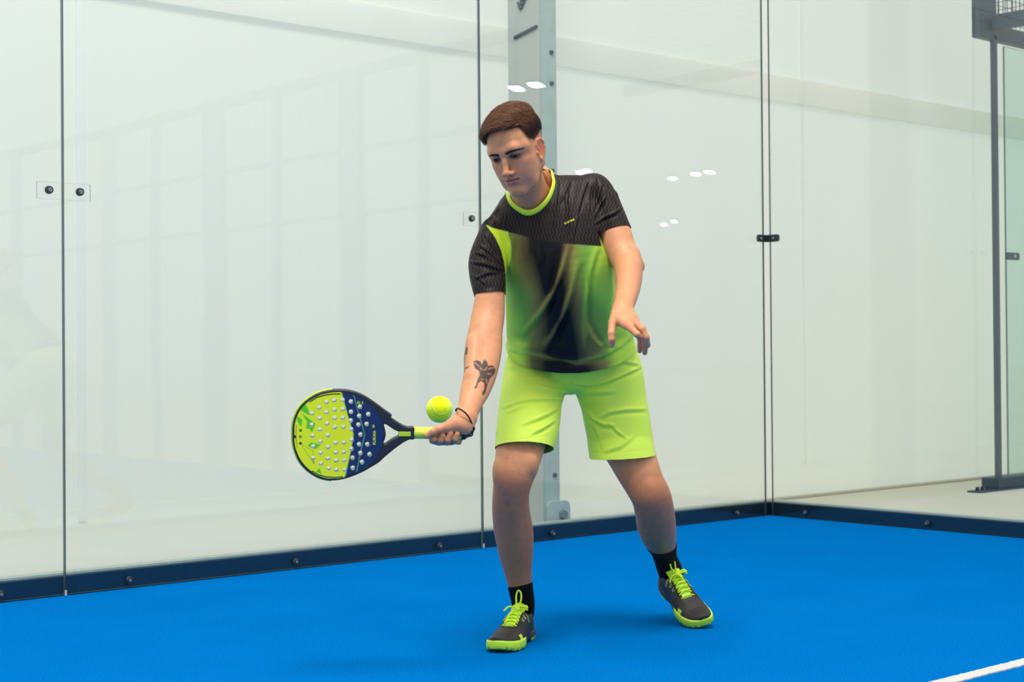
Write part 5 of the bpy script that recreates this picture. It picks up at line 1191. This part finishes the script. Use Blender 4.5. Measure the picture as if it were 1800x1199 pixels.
outer = zA([(90, 600), (95, 480), (125, 370), (185, 272), (275, 192), (380, 135), (500, 103), (600, 97), (700, 103), (800, 128), (900, 172), (1000, 238), (1100, 312), (1200, 386)])+zB([(760, 672), (830, 720), (870, 738), (900, 741), (919, 741), (919, 822), (893, 822), (850, 842), (790, 884), (720, 942)])+zA([(1050, 900), (950, 962), (850, 1016), (700, 1075), (560, 1102), (450, 1093), (350, 1058), (250, 990), (170, 900), (120, 790), (97, 700)])
throat = zB([(716, 722), (732, 722), (762, 742), (790, 760), (816, 772), (816, 799), (785, 815), (750, 838), (726, 853), (713, 846), (722, 820), (728, 790), (724, 755)])
holes = [(303, 357), (303, 483), (313, 605), (318, 723), (318, 853), (385, 292), (390, 410), (393, 536), (397, 668), (402, 794), (406, 914), (467, 230), (466, 343), (473, 468), (480, 600), (485, 732), (483, 857), (492, 968), (551, 210), (555, 315), (557, 408), (560, 510), (567, 685), (570, 790), (573, 882), (575, 985),
         (645, 207), (648, 310), (650, 405), (654, 508), (658, 682), (658, 786), (662, 878), (669, 985), (737, 226), (738, 340), (735, 436), (741, 534), (746, 651), (743, 750), (756, 850), (758, 961), (838, 283), (829, 385), (820, 482), (844, 591), (828, 700), (843, 797), (860, 897), (930, 366), (912, 475), (919, 700), (944, 810)]
hp = zA(holes); HR_ = 0.0062
def curve_plate(name, loops, z0, z1, bev, m, parent, circ=None):
    cu = bpy.data.curves.new(name, 'CURVE'); cu.dimensions = '2D'; cu.fill_mode = 'BOTH'; cu.extrude = (z1-z0)/2-bev; cu.bevel_depth = bev; cu.bevel_resolution = 3; cu.resolution_u = 8
    for lp in loops:
        sp = cu.splines.new('POLY'); sp.points.add(len(lp)-1); sp.use_cyclic_u = True
        for p, (a, b) in zip(sp.points, lp): p.co = (a, b, 0, 1)
    o = bpy.data.objects.new(name, cu); COL.objects.link(o); dg = bpy.context.evaluated_depsgraph_get(); me = bpy.data.meshes.new_from_object(o.evaluated_get(dg)); bpy.data.objects.remove(o)
    for v in me.vertices: v.co.z += (z0+z1)/2
    me.name = name; o = link(name, me, parent, m); return o
def smooth_loop(px_pts, m=6):
    P = np.array([r_ab(*p) for p in px_pts]); n = len(P); out = []
    for i in range(n):
        p_0, p1, p2, p3 = P[i-1], P[i], P[(i+1) % n], P[(i+2) % n]
        for t in np.arange(m)/m: out.append(0.5*((2*p1)+(-p_0+p2)*t+(2*p_0-5*p1+4*p2-p3)*t*t+(-p_0+3*p1-3*p2+p3)*t**3))
    return [tuple(x) for x in out]
M_frame = mat('matt_black_frame', s2l((40, 38, 46)), 0.42, noise=(30, 0.08))
M_hole = mat('white_hole_wall', s2l((250, 250, 250)), 0.7)
M_navy = mat('dark_navy_core', s2l((16, 42, 80)), 0.5)
def shrink(loop, k):
    P = np.array(loop); c = P.mean(0); T = np.roll(P, -1, 0)-np.roll(P, 1, 0); N = np.stack([T[:, 1], -T[:, 0]], 1); N /= np.linalg.norm(N, axis=1)[:, None]+1e-9
    if ((P-c)*N).sum() > 0: N = -N
    return [tuple(x) for x in P+N*k]
OL = smooth_loop(outer); TL = smooth_loop(throat)
hab = np.array([r_ab(*p) for p in hp]); th_ = np.linspace(0, 2*np.pi, 20, endpoint=False)
circ = [[(a+HR_*math.cos(t), b+HR_*math.sin(t)) for t in th_] for a, b in hab]
# the hoop: everything, with the circle of holes
frame = curve_plate('frame', [shrink(OL, 0.003), shrink(TL, -0.0035)]+[[(a+(HR_+0.0036)*math.cos(t), b+(HR_+0.0036)*math.sin(t)) for t in th_] for a, b in hab], -TH, 0.0, 0.0035, M_frame, racket)
# printed front face as a fine sheet (holes left open), lying on the frame
inner = zA([(108, 600), (112, 490), (140, 385), (198, 288), (285, 212), (390, 155), (500, 128), (600, 120), (640, 120), (700, 128), (780, 150), (860, 190), (940, 245), (1010, 312), (1065, 395), (1098, 490), (1108, 580), (1098, 680), (1066, 770), (1030, 840), (970, 910), (900, 962), (800, 1015), (700, 1058), (600, 1080), (520, 1082), (450, 1075), (355, 1040), (262, 972), (186, 886), (136, 785), (113, 700)])
IL = np.array(smooth_loop(inner)); stp = 0.00085
ga = np.arange(IL[:, 0].min()-stp, IL[:, 0].max()+stp, stp); gb = np.arange(IL[:, 1].min()-stp, IL[:, 1].max()+stp, stp)
GA, GB = np.meshgrid(ga, gb, indexing='ij'); A_, B_ = GA.ravel().copy(), GB.ravel().copy()
ins = inside(A_, B_, [tuple(x) for x in IL])
for a, b in hab:
    r = np.hypot(A_-a, B_-b); m = (r < HR_+stp*0.75) & (r > HR_-stp*0.75); A_[m] = a+(A_[m]-a)/r[m]*HR_; B_[m] = b+(B_[m]-b)/r[m]*HR_; ins &= ~(r < HR_-stp*0.75)
ni, nj = GA.shape; idx = np.arange(ni*nj).reshape(ni, nj); qd = np.stack([idx[:-1, :-1], idx[1:, :-1], idx[1:, 1:], idx[:-1, 1:]], -1).reshape(-1, 4); qd = qd[ins[qd].all(1)]
Pq = r_q(A_[:, None], B_[:, None]); U_, V_ = to_px(Pq); X_, Y_ = (U_-500)*6.31, (V_-670)*6.31      # artwork drawn on the racket's own plane
c = np.tile(s2l((8, 44, 92)), (len(A_), 1)); nz = 0.5+0.5*np.sin(X_*0.02)*np.cos(Y_*0.017)
def pm(mask, rgb): 
    global c
    mask = np.clip(mask, 0, 1)[:, None]; c = c*(1-mask)+np.array(s2l(rgb))*mask
def sp_(pts, w=4): 
    d, _ = poly_dist(X_, Y_, list(pts)+[pts[0]]); return np.clip(0.5+np.where(inside(X_, Y_, pts), d, -d)/(2*w), 0, 1)
def ln_(pts, w): d, _ = poly_dist(X_, Y_, pts); return np.clip((w-d)/3.0+0.5, 0, 1)
bx = np.interp(Y_, [80, 125, 370, 520, 590, 640, 760, 1080, 1130], [618, 630, 700, 745, 762, 758, 737, 665, 650]); lim = np.clip(0.5+(bx-X_)/6, 0, 1)
pm(lim, (240, 252, 22))
G1 = (90, 216, 26)
for pg in ([(175, 320), (210, 250), (240, 265), (285, 372), (255, 370)], [(190, 355), (345, 470), (305, 570), (280, 530), (240, 525), (250, 450)], [(130, 380), (200, 430), (190, 500), (170, 490), (140, 440)], [(255, 715), (300, 680), (405, 705), (345, 755), (300, 740)], [(350, 1000), (390, 965), (415, 1035)], [(330, 925), (300, 870), (330, 880)]): pm(sp_(pg)*lim, G1)
pm(ln_([(195, 705), (320, 775), (320, 850), (330, 920), (195, 710)], 2.5)*0.7, (110, 140, 10))
pm(ln_([(285, 228), (360, 180), (450, 155), (540, 143), (615, 143)], 7), (20, 36, 50)); pm(ln_([(310, 998), (380, 1040), (460, 1062), (560, 1070), (645, 1062)], 7), (20, 36, 50))
pm(ln_([(133, 490), (128, 560), (130, 640), (143, 745)], 3), (120, 96, 20)); pm(sp_([(88, 600), (128, 600), (128, 635), (88, 635)]), (14, 30, 60))
for cy_ in (547, 617, 690): 
    d = np.hypot(X_-178, Y_-cy_); pm(np.clip((17-d)/3, 0, 1), (24, 30, 24)); 
d = np.hypot(X_-178, Y_-617); pm(np.clip((9-d)/3, 0, 1), (196, 214, 18)); pm(ln_([(170, 547), (186, 543)], 2.5), (196, 214, 18)); 
pm(ln_([(768, 160), (830, 385), (892, 590), (840, 800), (797, 1030)], 6), (92, 150, 120)); pm(ln_([(797, 1025), (925, 940)], 2.5), (92, 150, 120))
pm(ln_([(636, 120), (700, 370), (768, 590), (741, 760), (672, 1080)], 3), (120, 190, 120))
d = np.hypot(X_-822, Y_-240); pm(np.clip((20-d)/3, 0, 1), (150, 190, 40)); pm(np.clip((10-d)/3, 0, 1), (110, 160, 60))
# outer lime/dark piping by the rim
dl, _ = poly_dist(X_, Y_, [((u-500)*6.31, (v-670)*6.31) for u, v in (inner+inner[:1])]); pm(np.clip((6-dl)/3, 0, 1)*(1-lim), (10, 20, 40)); 
def sheet(name, z, flip, col):
    me = bpy.data.meshes.new(name); used = np.zeros(ni*nj, bool); used[qd.ravel()] = True; mp = np.cumsum(used)-1; q2 = mp[qd]; q2 = q2[:, ::-1] if flip else q2
    co = np.stack([A_, B_, np.full(len(A_), z)], 1)[used]; me.vertices.add(len(co)); me.vertices.foreach_set('co', co.astype(np.float32).ravel()); me.loops.add(len(q2)*4); me.polygons.add(len(q2)); me.loops.foreach_set('vertex_index', q2.astype(np.int32).ravel()); me.polygons.foreach_set('loop_start', np.arange(0, len(q2)*4, 4, dtype=np.int32)); me.update(calc_edges=True)
    a = me.attributes.new('paint', 'FLOAT_COLOR', 'POINT'); a.data.foreach_set('color', np.concatenate([col[used], np.ones((used.sum(), 1))], 1).astype(np.float32).ravel()); return me
M_print = bpy.data.materials.new('printed_racket_face'); M_print.use_nodes = True
_n = M_print.node_tree.nodes; _a = _n.new('ShaderNodeAttribute'); _a.attribute_name = 'paint'; M_print.node_tree.links.new(_a.outputs['Color'], _n['Principled BSDF'].inputs['Base Color']); _n['Principled BSDF'].inputs['Roughness'].default_value = 0.5
_hand = np.linalg.det(np.array([Wa, Wb, Wn]))
face = link('hitting_face', sheet('hitting_face', 0.0006, _hand < 0, c), racket, M_print)
link('hitting_face', sheet('hitting_face', -TH-0.0006, _hand > 0, c), racket, M_print)
# pale walls inside the holes
bm = bmesh.new()
for a, b in hab:
    r1 = []; r2 = []
    for t in th_: r1.append(bm.verts.new((a+HR_*0.985*math.cos(t), b+HR_*0.985*math.sin(t), 0.0008))); r2.append(bm.verts.new((a+HR_*0.985*math.cos(t), b+HR_*0.985*math.sin(t), -TH-0.0008)))
    for i in range(20): bm.faces.new((r1[i], r1[(i+1) % 20], r2[(i+1) % 20], r2[i]))
me = bpy.data.meshes.new('hole_lining'); bm.to_mesh(me); bm.free(); me.polygons.foreach_set('use_smooth', [True]*len(me.polygons)); link('hole_lining', me, racket, M_hole)
# lime bumper around the far rim
rim = np.array(OL); ring_px = [i for i, (a, b) in enumerate(OL) if a < r_ab(585, 765)[0]]
def strip(idx, z, r, name, m):
    bm = bmesh.new(); P = np.array([(*rim[i], z) for i in idx]); T = np.gradient(P, axis=0); T /= np.linalg.norm(T, axis=1)[:, None]; Nn = np.stack([-T[:, 1], T[:, 0], 0*T[:, 0]], 1); R_ = []
    for i in range(len(P)): R_.append([bm.verts.new(tuple(P[i]+Nn[i]*r*math.cos(t)+np.array([0, 0, r*math.sin(t)]))) for t in np.linspace(0, 2*np.pi, 8, endpoint=False)])
    for i in range(len(P)-1):
        for j in range(8): bm.faces.new((R_[i][j], R_[i][(j+1) % 8], R_[i+1][(j+1) % 8], R_[i+1][j]))
    bmesh.ops.recalc_face_normals(bm, faces=bm.faces); me = bpy.data.meshes.new(name); bm.to_mesh(me); bm.free(); me.polygons.foreach_set('use_smooth', [True]*len(me.polygons)); return link(name, me, racket, m)
def order(ids):
    k = np.array(ids); g = np.nonzero(np.diff(k) > 1)[0]
    return list(k[g[0]+1:])+list(k[:g[0]+1]) if len(g) else list(k)
M_limeplast = mat('lime_plastic', s2l((196, 226, 40)), 0.4)
strip(order(ring_px), -0.014, 0.0042, 'rim_bumper', M_limeplast)
# throat badge, grip, butt
def rbox(a0, b0, a1, b1, z0, z1, name, m, bev=0.001):
    bm = bmesh.new(); box(bm, (min(a0, a1), min(b0, b1), z0), (max(a0, a1), max(b0, b1), z1), bev); me = bpy.data.meshes.new(name); bmesh.ops.recalc_face_normals(bm, faces=bm.faces); bm.to_mesh(me); bm.free(); return link(name, me, racket, m)
a0, b0 = r_ab(701, 767); a1, b1 = r_ab(722, 759); rbox(a0, b0, a1, b1, -0.002, 0.0012, 'throat_badge', M_limeplast)
a0, b0 = r_ab(722, 773); a1, b1 = r_ab(728.5, 751.2); rbox(a0, b0, a1, b1, -TH-0.0005, 0.0012, 'grip_ring', M_black, 0.003)
bm = bmesh.new(); ax0 = r_ab(728, 762); ax1 = r_ab(812, 764.5); nn_ = 60; prev = None
for i in range(nn_+1):
    t = i/nn_; cx = ax0*(1-t)+ax1*t; r = 0.0158-0.0012*t+0.00035*abs(math.sin(i*0.55)); rr_ = [bm.verts.new((cx[0], cx[1]+r*1.02*math.cos(q), -TH/2+r*1.10*math.sin(q))) for q in np.linspace(0, 2*np.pi, 28, endpoint=False)]
    if prev: 
        for j in range(28): bm.faces.new((prev[j], prev[(j+1) % 28], rr_[(j+1) % 28], rr_[j]))
    prev = rr_
bmesh.ops.recalc_face_normals(bm, faces=bm.faces); me = bpy.data.meshes.new('grip'); bm.to_mesh(me); bm.free(); me.polygons.foreach_set('use_smooth', [True]*len(me.polygons)); link('grip', me, racket, mat('lime_overgrip', s2l((226, 240, 80)), 0.6, bump=(200, 0.2, 0.001)))
bm = bmesh.new(); cyl(bm, (ax1[0]-0.001, ax1[1], -TH/2), (1, 0, 0), 0.0165, 0.0150, 0.012, 28); me = bpy.data.meshes.new('butt_cap'); bm.to_mesh(me); bm.free(); link('butt_cap', me, racket, M_black)
# wrist strap: cord from the butt, knot, loop round the wrist
RMi = RM.inverted()
def rq(name, lst, r, m, n=10):
    bm = bmesh.new()
    for pts in lst: qtube(bm, pts, r, n)
    me = bpy.data.meshes.new(name); bm.to_mesh(me); bm.free(); me.transform(RMi); return link(name, me, racket, m)
D_ = 4.21
loopf = cr([px(801, 722, 4.235), px(803, 718.5, 4.207), px(809, 719.5, 4.193), px(817, 725, 4.190), px(824.5, 734, 4.192), px(829, 744, 4.200), px(831, 751, 4.210)], 8)
loopb = cr([px(801, 722, 4.235), px(808, 722, 4.262), px(820, 732, 4.266), px(829, 745, 4.250), px(832, 751, 4.225)], 8)
rq('wrist_strap', [loopf, loopb, cr([px(831, 748, 4.208), px(834, 753, 4.205), px(831, 760, 4.205), px(829, 766, 4.207), px(820, 766.5, 4.203), px(811, 764, 4.203), px(806, 763, 4.205)], 7), cr([px(830, 751, 4.21), px(826, 755, 4.204), px(829.5, 760, 4.205), px(824, 764, 4.205), px(812, 766, 4.207)], 7)], 0.0022, mat('black_cord', s2l((18, 18, 20)), 0.7))
bm = bmesh.new(); bmesh.ops.create_uvsphere(bm, u_segments=16, v_segments=10, radius=0.0052, matrix=Matrix.Translation(Vector(to_world(px(831.5, 752, 4.207))))); me = bpy.data.meshes.new('strap_knot'); bm.to_mesh(me); bm.free(); me.transform(RMi); link('strap_knot', me, racket, M_black)
# lettering
def text(s_, size, name, m, parent, ext=0.0002):
    cu = bpy.data.curves.new(name, 'FONT'); cu.body = s_; cu.size = size; cu.extrude = ext; cu.align_x = 'CENTER'; cu.align_y = 'CENTER'; cu.offset = 0.02*size; o = bpy.data.objects.new(name, cu); COL.objects.link(o)
    dg = bpy.context.evaluated_depsgraph_get(); dg.update(); me = bpy.data.meshes.new_from_object(o.evaluated_get(dg)); bpy.data.objects.remove(o); me.name = name; o = link(name, me, parent, m); return o
M_letter = mat('lime_lettering', s2l((222, 240, 90)), 0.5)
up_sign = 1.0
def place_text(t_, size, u, v, rotdeg, name, sx=1.0):
    o = text(t_, size, name, M_letter, racket); a, b = r_ab(u, v); o.location = (a, b, 0.0012); o.rotation_euler = (0, 0, math.radians(rotdeg)); o.scale = (sx, 1, 1); return o
place_text('KUIKMA', 0.0105, 500+998/6.31, 670+628/6.31, 90, 'lettering', 0.98)
place_text("90'", 0.0085, 500+990/6.31, 670+500/6.31, 90, 'lettering', 0.9)
place_text('365', 0.0055, 500+866/6.31, 670+240/6.31, 90, 'lettering', 0.9)
# ball
bc = px(772.5, 719.5, 3.925); br_ = 0.0334
M_ball = mat('fluorescent_felt', s2l((236, 250, 14)), 0.95, noise=(70, 0.06), bump=(260, 0.8, 0.0015), sheen=0.4, spec=0.1)
ball = empty('tennis_ball', tuple(to_world(bc))); tag(ball, 'fluorescent yellow ball in mid-air just above the racket grip', 'ball')
bm = bmesh.new(); bmesh.ops.create_icosphere(bm, subdivisions=5, radius=br_); me = bpy.data.meshes.new('felt'); bm.to_mesh(me); bm.free(); o = link('felt', me, ball, M_ball, True)
th = np.linspace(0, 2*np.pi, 160, endpoint=False); a_ = 0.44; b_ = 1-a_ ; S3 = np.stack([a_*np.cos(th)+0*th, a_*0*th, 0*th], 1)
A3, B3 = 0.75, 0.25; sx_ = np.stack([A3*np.cos(th)+B3*np.cos(3*th), A3*np.sin(th)-B3*np.sin(3*th), 2*math.sqrt(A3*B3)*np.sin(2*th)], 1)
Rs = rot('z', 0.9) @ rot('x', 0.75) @ rot('y', -0.55); sx_ = sx_ @ Rs.T; sx_[:, 2] *= 1
bm = bmesh.new(); qtube(bm, bc+sx_*np.array([1, 1, -1])*(br_-0.0002), 0.0011, 8, True); me = bpy.data.meshes.new('seam'); bm.to_mesh(me); bm.free(); me.transform(Matrix.Translation(-Vector(to_world(bc)))); link('seam', me, ball, mat('pale_seam', s2l((196, 214, 130)), 0.8))
# small marks printed on the clothes
def cloth_text(s_, size, u, v, rotdeg, Vc, Qc, name, parent, m):
    o = text(s_, size, name, m, None, 0.0001); me = o.data; P = np.array([v_.co[:] for v_ in me.vertices]); bpy.data.objects.remove(o)
    r_ = math.radians(rotdeg); mu = u+(P[:, 0]*math.cos(r_)-P[:, 1]*math.sin(r_))/0.00167; mv = v-(P[:, 0]*math.sin(r_)+P[:, 1]*math.cos(r_))/0.00167
    uu, vv = to_px(Vc); fr = Vc[:, 2] < np.median(Vc[:, 2]) + 0.02; near = fr & (np.abs(uu-u) < 40) & (np.abs(vv-v) < 40); X2 = np.stack([uu[near], vv[near]], 1); dd = Vc[near, 2]
    D2 = np.array([np.sort(dd[np.argsort(((X2-(a, b))**2).sum(1))[:5]])[0] for a, b in zip(mu, mv)]); W_ = to_world(np.array([px(a, b, d-0.0010-(0.0004 if P[i, 2] > 0 else 0)) for i, (a, b, d) in enumerate(zip(mu, mv, D2))]))
    for v_, w in zip(me.vertices, W_): v_.co = w
    o = link(name, me, parent, m); o.matrix_parent_inverse = Matrix.Identity(4); return o
cloth_text('KUIKMA', 0.0088, 1001, 389.5, 24, Vs, Qs, 'chest_lettering', shirt, mat('yellow_lettering', s2l((216, 226, 50)), 0.5))
cloth_text('-ı', 0.006, 873.5, 762, 0, Vp, Qp, 'shorts_mark', shorts, M_black)
print('done', _time.time()-_t0)
